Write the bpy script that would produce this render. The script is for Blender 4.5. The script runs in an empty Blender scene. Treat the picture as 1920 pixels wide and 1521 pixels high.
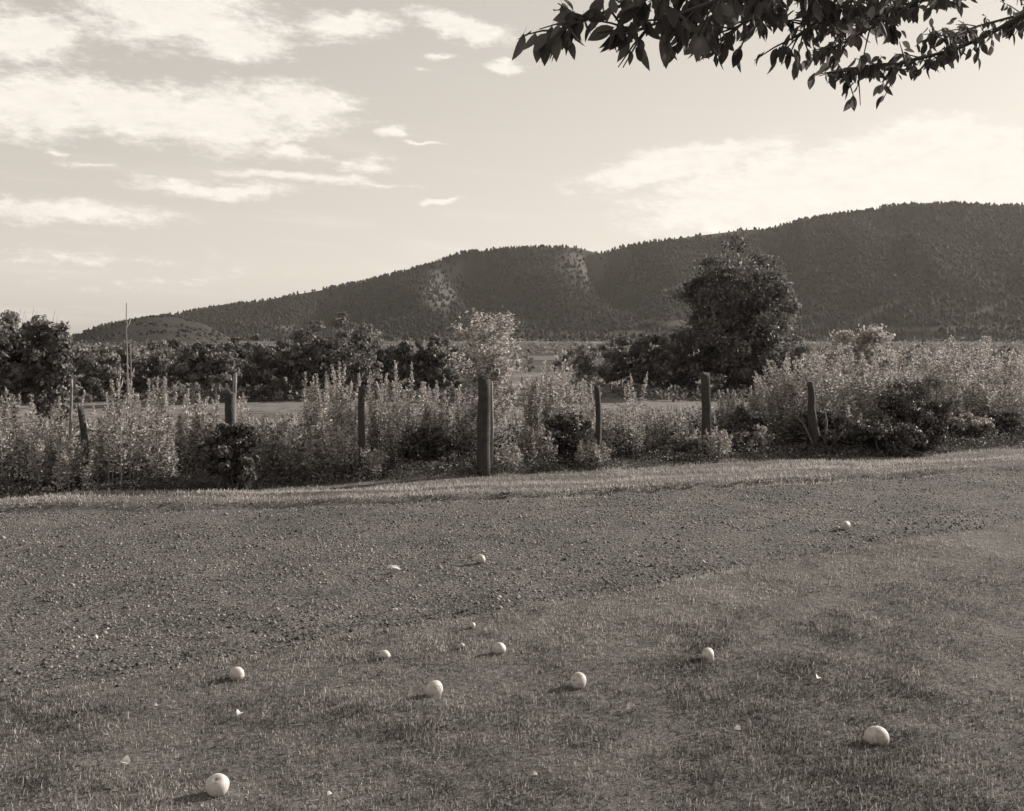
import bpy, math
import numpy as np
from mathutils import Vector, Matrix

rng = np.random.default_rng(7)
sc = bpy.context.scene
COL = sc.collection

# ------------------------------------------------------------------ camera
F, EYE, HOR = 2059.0, 1.55, 630.0          # focal length in photo pixels, eye height, horizon row
cam_d = bpy.data.cameras.new('camera')
cam = bpy.data.objects.new('camera', cam_d); COL.objects.link(cam)
cam.location = (0, 0, EYE); cam.rotation_euler = (math.pi / 2, 0, 0)
cam_d.sensor_width = 36.0; cam_d.lens = 36.0 * F / 1920.0
cam_d.shift_y = -(760.5 - HOR) / 1920.0
cam_d.clip_start = 0.05; cam_d.clip_end = 20000
sc.camera = cam

# ------------------------------------------------------------------ light and exposure
SUN_AZ, SUN_EL = math.radians(59), math.radians(22)
SKY_K, EXPO = 0.05, 0.80
sc.view_settings.view_transform = 'Standard'; sc.view_settings.look = 'None'
sc.view_settings.gamma = 1.0; sc.view_settings.use_curve_mapping = False
sc.view_settings.exposure = EXPO
sun_d = bpy.data.lights.new('sun', 'SUN'); sun_d.energy = 5.0; sun_d.angle = math.radians(0.6)
sun_d.color = (1.0, 0.94, 0.875)
sun = bpy.data.objects.new('sun', sun_d); COL.objects.link(sun)
sdir = Vector((math.sin(SUN_AZ) * math.cos(SUN_EL), math.cos(SUN_AZ) * math.cos(SUN_EL), math.sin(SUN_EL)))
sun.rotation_euler = sdir.to_track_quat('Z', 'Y').to_euler(); sun.location = (30, 20, 40)


class E:
    """tiny expression builder over shader math nodes"""
    def __init__(s, nt, sock): s.nt, s.s = nt, sock
    def _op(s, op, *a, clamp=False):
        n = s.nt.nodes.new('ShaderNodeMath'); n.operation = op; n.use_clamp = clamp
        for i, v in enumerate((s,) + a):
            if isinstance(v, E): s.nt.links.new(v.s, n.inputs[i])
            else: n.inputs[i].default_value = v
        return E(s.nt, n.outputs[0])
    def __add__(s, o): return s._op('ADD', o)
    __radd__ = __add__
    def __sub__(s, o): return s._op('SUBTRACT', o)
    def __mul__(s, o): return s._op('MULTIPLY', o)
    __rmul__ = __mul__
    def __truediv__(s, o): return s._op('DIVIDE', o)
    def mx(s, o): return s._op('MAXIMUM', o)
    def clamp(s): return s._op('ADD', 0.0, clamp=True)
    def smooth(s, a, b):
        n = s.nt.nodes.new('ShaderNodeMapRange'); n.interpolation_type = 'SMOOTHSTEP'
        s.nt.links.new(s.s, n.inputs[0]); n.inputs[1].default_value = a; n.inputs[2].default_value = b
        return E(s.nt, n.outputs[0])


def noise(nt, vec, scale, detail=4, rough=0.55, dist=0.0, lac=2.0):
    n = nt.nodes.new('ShaderNodeTexNoise'); n.inputs['Scale'].default_value = scale
    n.inputs['Detail'].default_value = detail; n.inputs['Roughness'].default_value = rough
    n.inputs['Distortion'].default_value = dist; n.inputs['Lacunarity'].default_value = lac
    if vec is not None: nt.links.new(vec, n.inputs['Vector'])
    return E(nt, n.outputs['Fac'])


def comb(nt, x, y, z=0.0):
    c = nt.nodes.new('ShaderNodeCombineXYZ')
    for i, v in enumerate((x, y, z)):
        if isinstance(v, E): nt.links.new(v.s, c.inputs[i])
        else: c.inputs[i].default_value = v
    return c.outputs[0]


def mixcol(nt, fac, a, b):
    m = nt.nodes.new('ShaderNodeMix'); m.data_type = 'RGBA'
    for i, v in ((0, fac), (6, a), (7, b)):
        if isinstance(v, E): nt.links.new(v.s, m.inputs[i])
        elif hasattr(v, 'is_linked'): nt.links.new(v, m.inputs[i])
        elif i == 0: m.inputs[i].default_value = v
        else: m.inputs[i].default_value = (*v, 1) if len(v) == 3 else v
    return m.outputs[2]


def build_world():
    w = bpy.data.worlds.new('World'); sc.world = w; w.use_nodes = True
    nt = w.node_tree; nt.nodes.clear()
    out = nt.nodes.new('ShaderNodeOutputWorld'); bg = nt.nodes.new('ShaderNodeBackground')
    nt.links.new(bg.outputs[0], out.inputs[0]); bg.inputs[1].default_value = SKY_K
    sky = nt.nodes.new('ShaderNodeTexSky'); sky.sky_type = 'NISHITA'; sky.sun_disc = False
    sky.sun_elevation = SUN_EL; sky.sun_rotation = SUN_AZ
    sky.air_density = 1.0; sky.dust_density = 1.4; sky.ozone_density = 1.0
    bw = nt.nodes.new('ShaderNodeRGBToBW'); nt.links.new(sky.outputs[0], bw.inputs[0])
    lum = E(nt, bw.outputs[0])
    # blue-sensitive film flattens the sky: compress the luminance range
    lum = lum._op('POWER', 0.45) * SKY_GAIN
    tc = nt.nodes.new('ShaderNodeTexCoord'); sp = nt.nodes.new('ShaderNodeSeparateXYZ')
    nt.links.new(tc.outputs['Generated'], sp.inputs[0])
    dx, dy, dz = (E(nt, sp.outputs[i]) for i in range(3))
    az = dx._op('ARCTAN2', dy); el = dz._op('ARCSINE')
    # domain warp so that the cloud banks get ragged outlines
    base = comb(nt, az * 9.0, el * 22.0, 0.0)
    n1 = noise(nt, base, 1.0, 6, 0.62)
    n2 = noise(nt, comb(nt, az * 9.0 + 31.7, el * 22.0 + 11.3, 2.0), 1.0, 6, 0.62)
    n3 = noise(nt, comb(nt, az * 26.0, el * 70.0, 5.0), 1.0, 7, 0.68)
    n4 = noise(nt, comb(nt, az * 70.0 + el * 40.0, el * 150.0, 7.0), 1.0, 6, 0.7)
    wa = az + (n1 - 0.5) * 0.10; we = el + (n2 - 0.5) * 0.045
    mask = None
    for (px, py, rx, ry, tilt, s) in CLOUDS:
        x, z = (px - 960) / F, (HOR - py) / F
        a0 = math.atan2(x, 1); e0 = math.atan2(z, math.hypot(1, x))
        ra, re = rx * 1.12 / F, ry * 1.15 / F
        c, si = math.cos(tilt), math.sin(tilt)
        da, de = wa - a0, we - e0
        u = (da * c + de * si) * (1 / ra); v = (de * c - da * si) * (1 / re)
        d = (u * u + v * v)._op('SQRT')
        b = (d * -1.0 + 1.12) * s
        mask = b if mask is None else mask.mx(b)
    # the same kind of broken cloud over the rest of the sky
    far = (noise(nt, comb(nt, az * 2.6 + 4.0, el * 7.0, 9.0), 1.0, 5, 0.6) - 0.53) * 3.0
    outside = az._op('ABSOLUTE').smooth(0.46, 0.62).mx(el.smooth(0.33, 0.45))
    mask = mask.mx(far - (outside * -2.0 + 2.0))
    rag = (n3 - 0.5) * 1.6 + (n4 - 0.5) * 1.3
    streak = noise(nt, comb(nt, az * 5.0, el * 60.0 + az * 4.0, 3.0), 1.0, 5, 0.6).smooth(0.5, 0.8) * el.smooth(0.30, 0.05) * 0.35
    m = ((mask.mx(-0.6) + rag * 0.75).smooth(0.04, 0.74) * 0.94).mx(streak).clamp()
    skyc = nt.nodes.new('ShaderNodeMix'); skyc.data_type = 'RGBA'; skyc.blend_type = 'MULTIPLY'; skyc.inputs[0].default_value = 1
    nt.links.new(comb(nt, lum, lum, lum), skyc.inputs[6]); skyc.inputs[7].default_value = (1.0, 0.925, 0.83, 1)
    k = CLOUD_V / SKY_K / (2 ** EXPO)
    body = (n3 - 0.5) * (0.30 * k) + (n4 - 0.5) * (0.22 * k) + k
    cl = nt.nodes.new('ShaderNodeMix'); cl.data_type = 'RGBA'; cl.blend_type = 'MULTIPLY'; cl.inputs[0].default_value = 1
    nt.links.new(comb(nt, body, body, body), cl.inputs[6]); cl.inputs[7].default_value = (1.0, 0.935, 0.85, 1)
    nt.links.new(mixcol(nt, m, skyc.outputs[2], cl.outputs[2]), bg.inputs[0])


SKY_GAIN, CLOUD_V = 4.15, 0.98
CLOUDS = [  # photo pixels: centre, radii, tilt, strength
    (40, 70, 120, 50, -.05, 1), (330, 30, 190, 62, .05, 1), (430, 65, 110, 40, 0, 1), (640, 52, 110, 28, 0, 1),
    (860, 50, 105, 24, -.2, 1), (935, 118, 44, 12, 0, .95), (818, 98, 26, 9, 0, .8), (800, 128, 25, 8, 0, .5),
    (50, 195, 130, 62, 0, 1), (230, 205, 190, 55, 0, 1), (420, 225, 170, 58, 0, 1), (555, 205, 105, 56, 0, 1), (570, 285, 70, 16, 0, .8),
    (728, 253, 42, 17, 0, 1), (800, 270, 55, 4, 0, .7), (110, 287, 26, 9, -.2, .6), (165, 312, 50, 8, -.15, .7),
    (400, 354, 150, 19, 0, .9), (570, 333, 190, 12, -.05, .85), (690, 306, 55, 16, 0, .6), (825, 380, 42, 7, 0, .9), (710, 345, 90, 6, -.05, .6),
    (110, 400, 230, 22, -.06, .75), (150, 480, 300, 14, 0, .3), (330, 520, 260, 12, .02, .22),
    (1620, 345, 400, 80, .10, 1.5), (1270, 304, 200, 30, .1, 1.3), (1780, 310, 300, 78, .0, 1.6), (1380, 380, 170, 42, .2, 1.3), (2050, 340, 380, 100, 0, 1.6),
    (1075, 345, 45, 10, 0, .35),
]
build_world()


# ------------------------------------------------------------------ numeric helpers
def hash2(ix, iy, seed):
    h = (ix.astype(np.int64) * 374761393 + iy.astype(np.int64) * 668265263 + seed * 1274126177) & 0xFFFFFFFF
    h = ((h ^ (h >> 13)) * 1274126177) & 0xFFFFFFFF
    return ((h ^ (h >> 16)) & 0xFFFF) / 65535.0


def vnoise(x, y, seed=0):
    x = np.asarray(x, float); y = np.asarray(y, float)
    ix, iy = np.floor(x), np.floor(y); fx, fy = x - ix, y - iy
    fx = fx * fx * (3 - 2 * fx); fy = fy * fy * (3 - 2 * fy)
    a, b = hash2(ix, iy, seed), hash2(ix + 1, iy, seed)
    c, d = hash2(ix, iy + 1, seed), hash2(ix + 1, iy + 1, seed)
    return (a + (b - a) * fx) * (1 - fy) + (c + (d - c) * fx) * fy


def fbm(x, y, octs=4, seed=0, gain=0.5):
    v, amp, tot = 0.0, 1.0, 0.0
    for o in range(octs):
        v = v + amp * vnoise(np.asarray(x) * 2 ** o + o * 17.3, np.asarray(y) * 2 ** o - o * 9.1, seed + o)
        tot += amp; amp *= gain
    return v / tot


def sstep(x, a, b):
    t = np.clip((np.asarray(x, float) - a) / (b - a), 0, 1); return t * t * (3 - 2 * t)


def at(px, py, Y):
    return np.array([(px - 960) / F * Y, Y, EYE - (py - HOR) / F * Y])


def ground_at(px, py):
    Y = EYE * F / (py - HOR)
    for _ in range(6): Y = (EYE - float(surf_z((px - 960) / F * Y, Y))) * F / (py - HOR)
    return (px - 960) / F * Y, Y


def fence_y(x): return 12.75 + 0.39 * np.asarray(x, float)
def lane_far(x): x = np.asarray(x, float); return np.interp(x, [-12, -4.5, 0, 2.34, 5.8, 14], [8.9, 9.6, 10.15, 10.85, 12.4, 17]) + 0.07 * np.sin(x * 0.9) + 0.10 * (fbm(x * 1.1, x * 0 + 3, 3, 5) - .5)
def lane_near(x): x = np.asarray(x, float); return 6.15 + 0.69 * x + 0.35 * (fbm(x * .8, x * 0 + 8, 4, 9) - .5) + np.where(x < -2, -0.12 * (x + 2), 0)


def ground_z(x, y):
    x = np.asarray(x, float); y = np.asarray(y, float)
    t = y - fence_y(x)
    z = -4.0 * sstep(t, 1.2, 62) - 1.2 * sstep(t, 60, 700)
    near = 1 - sstep(y, 22, 40)
    z = z + near * (0.10 * (fbm(x * .35, y * .35, 3, 1) - .5) * sstep(y, 3, 7) + 0.045 * (fbm(x * 1.7, y * 1.7, 3, 2) - .5))
    s = y - lane_far(x)                                  # verge: a low ragged step up from the lane, then a shallow rut
    verge = sstep(s, -0.02, 0.10) * 0.075 - 0.06 * np.exp(-((s - .72 - .15 * np.sin(x * .7)) / .09) ** 2) - .09 * sstep(s, .5, 1.5)
    z = z + verge * (1 - sstep(t, 3, 14)) * near
    ln = y - lane_near(x)
    z = z + 0.045 * (1 - sstep(ln, -0.22, 0.05)) * near  # the lawn stands a little above the lane
    z = z + (1 - near) * 0.25 * (fbm(x * .02, y * .02, 3, 4) - .5)
    return z


# ------------------------------------------------------------------ mesh helpers
def mesh(name, verts, faces, mat=None, tone=None, smooth=False):
    """verts (n,3); faces: (m,k) array or list of such arrays; tone: one float per vertex"""
    me = bpy.data.meshes.new(name)
    verts = np.asarray(verts, np.float32)
    fl = faces if isinstance(faces, list) else [faces]
    fl = [np.asarray(f, np.int32) for f in fl if len(f)]
    me.vertices.add(len(verts)); me.vertices.foreach_set('co', verts.ravel())
    nl = sum(f.size for f in fl); npoly = sum(len(f) for f in fl)
    me.loops.add(nl); me.polygons.add(npoly)
    me.loops.foreach_set('vertex_index', np.concatenate([f.ravel() for f in fl]))
    tot = np.concatenate([np.full(len(f), f.shape[1], np.int32) for f in fl])
    start = np.concatenate([[0], np.cumsum(tot)[:-1]]).astype(np.int32)
    me.polygons.foreach_set('loop_start', start)
    if smooth: me.polygons.foreach_set('use_smooth', np.ones(npoly, bool))
    if tone is not None:
        at_ = me.attributes.new('tone', 'FLOAT', 'POINT'); at_.data.foreach_set('value', np.asarray(tone, np.float32))
    me.update(calc_edges=True); me.validate()
    if mat: me.materials.append(mat)
    return me


def obj(name, me, parent=None, loc=None, **props):
    o = bpy.data.objects.new(name, me); COL.objects.link(o)
    if parent: o.parent = parent
    if loc is not None: o.location = loc
    for k, v in props.items(): o[k] = v
    return o


def empty(name, loc, label, category, group=None):
    o = bpy.data.objects.new(name, None); COL.objects.link(o); o.location = loc
    o['label'] = label; o['category'] = category
    if group: o['group'] = group
    o.empty_display_size = 0.1
    return o


class Acc:
    """collects vertices / faces of one mesh"""
    def __init__(s): s.v, s.q, s.t, s.tone, s.n = [], [], [], [], 0
    def add(s, v, quads=None, tris=None, tone=0.5):
        v = np.asarray(v, float); s.v.append(v)
        s.tone.append(np.broadcast_to(np.asarray(tone, float), (len(v),)).copy())
        if quads is not None and len(quads): s.q.append(np.asarray(quads) + s.n)
        if tris is not None and len(tris): s.t.append(np.asarray(tris) + s.n)
        s.n += len(v)
    def mesh(s, name, mat, smooth=False):
        fl = []
        if s.q: fl.append(np.concatenate(s.q))
        if s.t: fl.append(np.concatenate(s.t))
        return mesh(name, np.concatenate(s.v), fl, mat, np.concatenate(s.tone), smooth)


def unit(a): return a / np.maximum(np.linalg.norm(a, axis=-1, keepdims=True), 1e-9)


def tube(acc, pts, rad, n=6, tone=0.5, cap=True, rough=0.0):
    pts = np.asarray(pts, float); rad = np.broadcast_to(np.asarray(rad, float), (len(pts),))
    d = unit(np.gradient(pts, axis=0)); ref = np.array([0.31, 0.95, 0.05]); 
    if abs(d[0] @ ref) > .9: ref = np.array([1., 0, 0])
    u = unit(np.cross(d, ref)); w = np.cross(d, u)
    a = np.arange(n) * 2 * np.pi / n
    r = rad[:, None] * (1 + rough * (rng.random((len(pts), n)) - .5))
    v = pts[:, None] + r[..., None] * (np.cos(a)[None, :, None] * u[:, None] + np.sin(a)[None, :, None] * w[:, None])
    k = len(pts); i = np.arange(k - 1)[:, None] * n; j = np.arange(n)[None]; j2 = (j + 1) % n
    q = np.stack([i + j, i + j2, i + n + j2, i + n + j], -1).reshape(-1, 4)
    tr = None
    if cap: tr = np.array([[(k - 1) * n, (k - 1) * n + m, (k - 1) * n + m + 1] for m in range(1, n - 1)])
    acc.add(v.reshape(-1, 3), q, tr, tone)


def leaves(acc, c, d, length, width, tone, droop=0.15, side=None):
    """diamond leaves: base c, direction d; one folded quad pair each"""
    m = len(c); d = unit(d)
    if side is None: side = rng.normal(size=(m, 3))
    s = unit(np.cross(d, side)); nrm = np.cross(s, d)
    length = np.broadcast_to(length, (m,))[:, None]; width = np.broadcast_to(width, (m,))[:, None]
    tip = c + d * length - np.array([0, 0, 1]) * length * droop
    mid = c + d * length * .45
    l, r = mid + s * width * .5 + nrm * width * .18, mid - s * width * .5 + nrm * width * .18
    v = np.stack([c, r, tip, l], 1).reshape(-1, 3)
    b = np.arange(m)[:, None] * 4
    acc.add(v, None, np.concatenate([b + [0, 1, 2], b + [0, 2, 3]]), np.repeat(np.broadcast_to(tone, (m,)), 4))


# ------------------------------------------------------------------ materials (sepia print: warm greys throughout)
def tint(v, warm=1.0): return (v, v * (1 - .063 * warm), v * (1 - .108 * warm))


def surf(name, lo, hi, rough=0.85, translucent=0.0, attr=True, nscale=None, spec=0.2, bump=0.0, bscale=40.0):
    """albedo runs lo..hi with the per-piece 'tone' value (and a noise for large surfaces)"""
    m = bpy.data.materials.new(name); m.use_nodes = True; nt = m.node_tree
    bs = nt.nodes['Principled BSDF']; out = nt.nodes['Material Output']
    bs.inputs['Roughness'].default_value = rough; bs.inputs['Specular IOR Level'].default_value = spec
    geo = nt.nodes.new('ShaderNodeNewGeometry')
    f = None
    if attr:
        a = nt.nodes.new('ShaderNodeAttribute'); a.attribute_name = 'tone'; f = E(nt, a.outputs['Fac'])
    if nscale:
        n = noise(nt, geo.outputs['Position'], nscale, 6, 0.65)
        n = (n - 0.5) * 1.6 + 0.5
        f = n if f is None else f + (n - 0.5) * 0.8
    col = mixcol(nt, f.clamp(), tint(lo), tint(hi))
    nt.links.new(col, bs.inputs['Base Color'])
    if bump:
        b = nt.nodes.new('ShaderNodeBump'); b.inputs['Strength'].default_value = bump; b.inputs['Distance'].default_value = .02
        nt.links.new(noise(nt, geo.outputs['Position'], bscale, 5, .7).s, b.inputs['Height']); nt.links.new(b.outputs[0], bs.inputs['Normal'])
    if translucent:
        tr = nt.nodes.new('ShaderNodeBsdfTranslucent'); nt.links.new(col, tr.inputs[0])
        mx = nt.nodes.new('ShaderNodeMixShader'); mx.inputs[0].default_value = translucent
        nt.links.new(bs.outputs[0], mx.inputs[1]); nt.links.new(tr.outputs[0], mx.inputs[2]); nt.links.new(mx.outputs[0], out.inputs[0])
    return m


M_GRASS = surf('lawn_blade', .085, .52, .6, .25)
M_VERGE = surf('verge_blade', .14, .56, .6, .3)
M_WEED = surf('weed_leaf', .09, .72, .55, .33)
M_DARKWEED_SHADE = surf('dark_weed_and_shade_leaf', .04, .21, .6, .22)  # dark bushes, also leaves that carry shadow band and hollow shade as colour
M_STEM = surf('weed_stem', .12, .34, .8)
M_TREE = surf('tree_leaf', .048, .32, .6, .30)
M_UNDER = surf('shaded_undergrowth_leaf', .028, .34, .6, .28)  # albedo lowered so the shade inside the weeds sits in the colour
M_TREE2 = surf('pale_tree_leaf', .06, .20, .6, .25)
M_BARK = surf('bark', .05, .16, .9, nscale=9, bump=.6, bscale=30)
M_PALEBARK = surf('pale_bark', .20, .38, .9)
M_FOREST = surf('hill_tree', .018, .040, .9, spec=.05)
M_APLEAF = surf('apple_leaf', .04, .19, .62, .36, spec=.2)
M_PEBBLE = surf('pebble', .06, .48, .85, spec=.1)
M_POST = surf('weathered_post', .025, .10, .9, attr=False, nscale=14, bump=.8, bscale=60)
M_PALEPOST = surf('pale_weathered_post', .14, .36, .9, attr=False, nscale=14, bump=.8, bscale=60)
M_APPLE = surf('apple_skin', .40, .64, .5, attr=False, nscale=55, spec=.3, bump=.15, bscale=90)
def bruise(m):
    nt = m.node_tree; bs = nt.nodes['Principled BSDF']; col = bs.inputs['Base Color'].links[0].from_socket
    tc = nt.nodes.new('ShaderNodeTexCoord'); oi = nt.nodes.new('ShaderNodeObjectInfo')
    ad = nt.nodes.new('ShaderNodeVectorMath'); ad.operation = 'ADD'; nt.links.new(tc.outputs['Object'], ad.inputs[0]); nt.links.new(oi.outputs['Location'], ad.inputs[1])
    n = noise(nt, ad.outputs[0], 1.6, 4, .6).smooth(.52, .66); sp = noise(nt, ad.outputs[0], 14, 2, .5).smooth(.66, .72)
    nt.links.new(mixcol(nt, (n * .55).mx(sp * .6), col, tint(.20)), bs.inputs['Base Color'])


bruise(M_APPLE)
M_APPLESTEM = surf('apple_stem', .03, .07, .8)
M_SCRAP = surf('pale_fallen_leaf', .25, .75, .6, .2, spec=.3)


def ground_material():
    m = bpy.data.materials.new('ground_soil_and_turf'); m.use_nodes = True; nt = m.node_tree
    bs = nt.nodes['Principled BSDF']; bs.inputs['Roughness'].default_value = 1; bs.inputs['Specular IOR Level'].default_value = .05
    geo = nt.nodes.new('ShaderNodeNewGeometry'); P = geo.outputs['Position']
    sp = nt.nodes.new('ShaderNodeSeparateXYZ'); nt.links.new(P, sp.inputs[0]); x, y = E(nt, sp.outputs[0]), E(nt, sp.outputs[1])
    fine = noise(nt, P, 22, 6, .7); mid = noise(nt, P, 2.2, 5, .6); big = noise(nt, P, .03, 5, .6)
    near = mixcol(nt, ((fine - .5) * 1.5 + mid).clamp(), tint(.06), tint(.20))
    field = mixcol(nt, (big * .5 + noise(nt, P, .6, 6, .75) * .6).smooth(.40, .70), tint(.08), tint(.22))
    # ploughed and stubble parcels of the far valley
    vor = nt.nodes.new('ShaderNodeTexVoronoi'); vor.inputs['Scale'].default_value = 1.0
    nt.links.new(comb(nt, x * 0.0035, y * 0.012 + x * .002), vor.inputs['Vector'])
    parcel = mixcol(nt, E(nt, vor.outputs['Color']).smooth(.15, .9), tint(.05), tint(.17))
    field = mixcol(nt, y.smooth(150, 260), field, parcel)
    nt.links.new(mixcol(nt, y.smooth(16, 24), near, field), bs.inputs['Base Color'])
    b = nt.nodes.new('ShaderNodeBump'); b.inputs['Strength'].default_value = .8; b.inputs['Distance'].default_value = .03
    nt.links.new((fine + mid).s, b.inputs['Height']); nt.links.new(b.outputs[0], bs.inputs['Normal'])
    return m


def lane_material():
    m = bpy.data.materials.new('lane_gravel'); m.use_nodes = True; nt = m.node_tree
    bs = nt.nodes['Principled BSDF']; bs.inputs['Roughness'].default_value = 1; bs.inputs['Specular IOR Level'].default_value = .1
    geo = nt.nodes.new('ShaderNodeNewGeometry'); P = geo.outputs['Position']
    n = noise(nt, P, 60, 6, .75); mid = noise(nt, P, 1.4, 5, .6)
    v = nt.nodes.new('ShaderNodeTexVoronoi'); v.inputs['Scale'].default_value = 55; nt.links.new(P, v.inputs['Vector'])
    st = E(nt, v.outputs['Color'])
    nt.links.new(mixcol(nt, (n * .5 + mid * .5 + (st - .5) * .6).smooth(.2, .85), tint(.062), tint(.215)), bs.inputs['Base Color'])
    b = nt.nodes.new('ShaderNodeBump'); b.inputs['Strength'].default_value = 1; b.inputs['Distance'].default_value = .02
    nt.links.new((n - E(nt, v.outputs['Distance'])).s, b.inputs['Height']); nt.links.new(b.outputs[0], bs.inputs['Normal'])
    return m


def hill_material(lo, hi, scale):
    m = bpy.data.materials.new('hill_turf'); m.use_nodes = True; nt = m.node_tree
    bs = nt.nodes['Principled BSDF']; bs.inputs['Roughness'].default_value = 1; bs.inputs['Specular IOR Level'].default_value = 0
    geo = nt.nodes.new('ShaderNodeNewGeometry')
    a = nt.nodes.new('ShaderNodeAttribute'); a.attribute_name = 'tone'
    n = noise(nt, geo.outputs['Position'], scale, 6, .65)
    f = (E(nt, a.outputs['Fac']) + (n - .5) * .7).clamp()
    nt.links.new(mixcol(nt, f, tint(lo), tint(hi)), bs.inputs['Base Color'])
    return m


# ------------------------------------------------------------------ ground
def grid(xs, ys, zf):
    X, Y = np.meshgrid(xs, ys); Z = zf(X, Y)
    v = np.stack([X, Y, Z], -1).reshape(-1, 3); nx, ny = len(xs), len(ys)
    i = (np.arange(ny - 1)[:, None] * nx + np.arange(nx - 1)[None]).reshape(-1)
    return v, np.stack([i, i + 1, i + 1 + nx, i + nx], 1)


def spread(a, b, n, p): return a + (b - a) * np.linspace(0, 1, n) ** p


xs = np.concatenate([-spread(9, 6000, 45, 4)[::-1], np.arange(-8.93, 9.5, .13), spread(9.6, 6000, 45, 4)])
ys = np.concatenate([-spread(2, 400, 14, 3)[::-1], np.arange(-1.9, 18.0, .12), spread(18.1, 7000, 90, 4)])
v, q = grid(xs, ys, ground_z)
obj('ground', mesh('ground', v, q, ground_material(), smooth=True), kind='structure')

def lane_frac(x, y): return (y - lane_near(x)) / np.maximum(lane_far(x) + .02 - lane_near(x), .3)


def lane_z(x, y, f):
    rut = np.exp(-((f - .34) / .05) ** 2) + np.exp(-((f - .66) / .05) ** 2)
    return ground_z(x, y) + .026 + .014 * (fbm(x * 7, y * 7, 3, 21) - .5) - .014 * rut - .055 * (1 - sstep(f, -.01, .06) * (1 - sstep(f, .97, 1.0)))


def surf_z(x, y):
    f = lane_frac(x, y)
    return np.where((f > 0) & (f < 1), np.maximum(ground_z(x, y), lane_z(x, y, f)), ground_z(x, y))


# gravel lane: a sheet laid over the ground between its two ragged edges
lx = np.arange(-10, 14, .10); lt = np.linspace(0, 1, 66)
LX, LT = np.meshgrid(lx, lt)
LY = lane_near(LX) + LT * np.maximum(lane_far(LX) + .02 - lane_near(LX), .3)
LZ = lane_z(LX, LY, LT)
i = (np.arange(65)[:, None] * len(lx) + np.arange(len(lx) - 1)[None]).reshape(-1)
obj('gravel_lane', mesh('gravel_lane', np.stack([LX, LY, LZ], -1).reshape(-1, 3), np.stack([i, i + 1, i + 1 + len(lx), i + len(lx)], 1), lane_material(), smooth=True), kind='structure')


def in_view(x, y, pad=.8): return np.abs(x) < 960 / F * y + pad


# pebbles pressed into the lane
def pebbles():
    n = 122000
    x = rng.uniform(-6, 9, n); y = rng.uniform(2.5, 14, n)
    f = lane_frac(x, y)
    keep = (f > -.06) & (f < 1.02) & in_view(x, y) & (fbm(x * 1.2, y * 1.2, 3, 33) + .5 * rng.random(n) > .55 + .5 * (1 - sstep(f, -.06, .06)))
    x, y = x[keep], y[keep]; n = len(x)
    loose = fbm(x * .8, y * .8, 3, 34)
    r = .0045 + .0085 * rng.random(n) ** 2.4 + .010 * (rng.random(n) > .99)
    base = np.array([[1, 0, 0], [0, 1, 0], [-1, 0, 0], [0, -1, 0], [0, 0, .8], [0, 0, -.8]])
    v = base[None] * r[:, None, None] * rng.uniform(.6, 1.35, (n, 6, 1)) + rng.normal(0, .22, (n, 6, 3)) * r[:, None, None]
    z = np.maximum(lane_z(x, y, f[keep]), ground_z(x, y) + .004) + r * .12
    v += np.stack([x, y, z], -1)[:, None]
    t = np.array([[0, 1, 4], [1, 2, 4], [2, 3, 4], [3, 0, 4], [1, 0, 5], [2, 1, 5], [3, 2, 5], [0, 3, 5]])
    fc = (np.arange(n)[:, None, None] * 6 + t[None]).reshape(-1, 3)
    tone = np.repeat(np.clip(rng.normal(.30, .20, n) + .5 * (loose - .5), 0, 1), 6)
    o = obj('pebbles', mesh('pebbles', v.reshape(-1, 3), fc, M_PEBBLE, tone), kind='stuff')
    o['label'] = 'loose pebbles pressed into the gravel lane'; o['category'] = 'gravel'


pebbles()


def blades(name, x, y, h, w, tone, mat, label, category, lean=.6, kind='stuff'):
    n = len(x); z = surf_z(x, y) - .004
    a = rng.uniform(0, 2 * np.pi, n); lie = rng.random(n) ** 1.3 * lean; ln = 1.25 * np.minimum(lie, 1) * h
    d = np.stack([np.cos(a), np.sin(a)], -1); fa = rng.uniform(0, 2 * np.pi, n); s = np.stack([np.cos(fa), np.sin(fa)], -1) * (w * .5)[:, None]
    p = np.stack([x, y], -1)
    tip = p + d * ln[:, None]
    hz = h * (1.04 - .78 * np.minimum(lie, 1))
    v = np.empty((n, 4, 3))
    low = p + d * (ln * .25)[:, None]
    v[:, 0, :2], v[:, 1, :2], v[:, 2, :2], v[:, 3, :2] = p, low - s, tip, low + s
    v[:, 0, 2] = z; v[:, 1, 2] = v[:, 3, 2] = z + hz * .45; v[:, 2, 2] = z + hz
    b = np.arange(n)[:, None] * 4
    me = mesh(name, v.reshape(-1, 3), np.concatenate([b + [0, 1, 2], b + [0, 2, 3]]), mat, np.repeat(tone, 4))
    obj(name, me, kind=kind, label=label, category=category)


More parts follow.
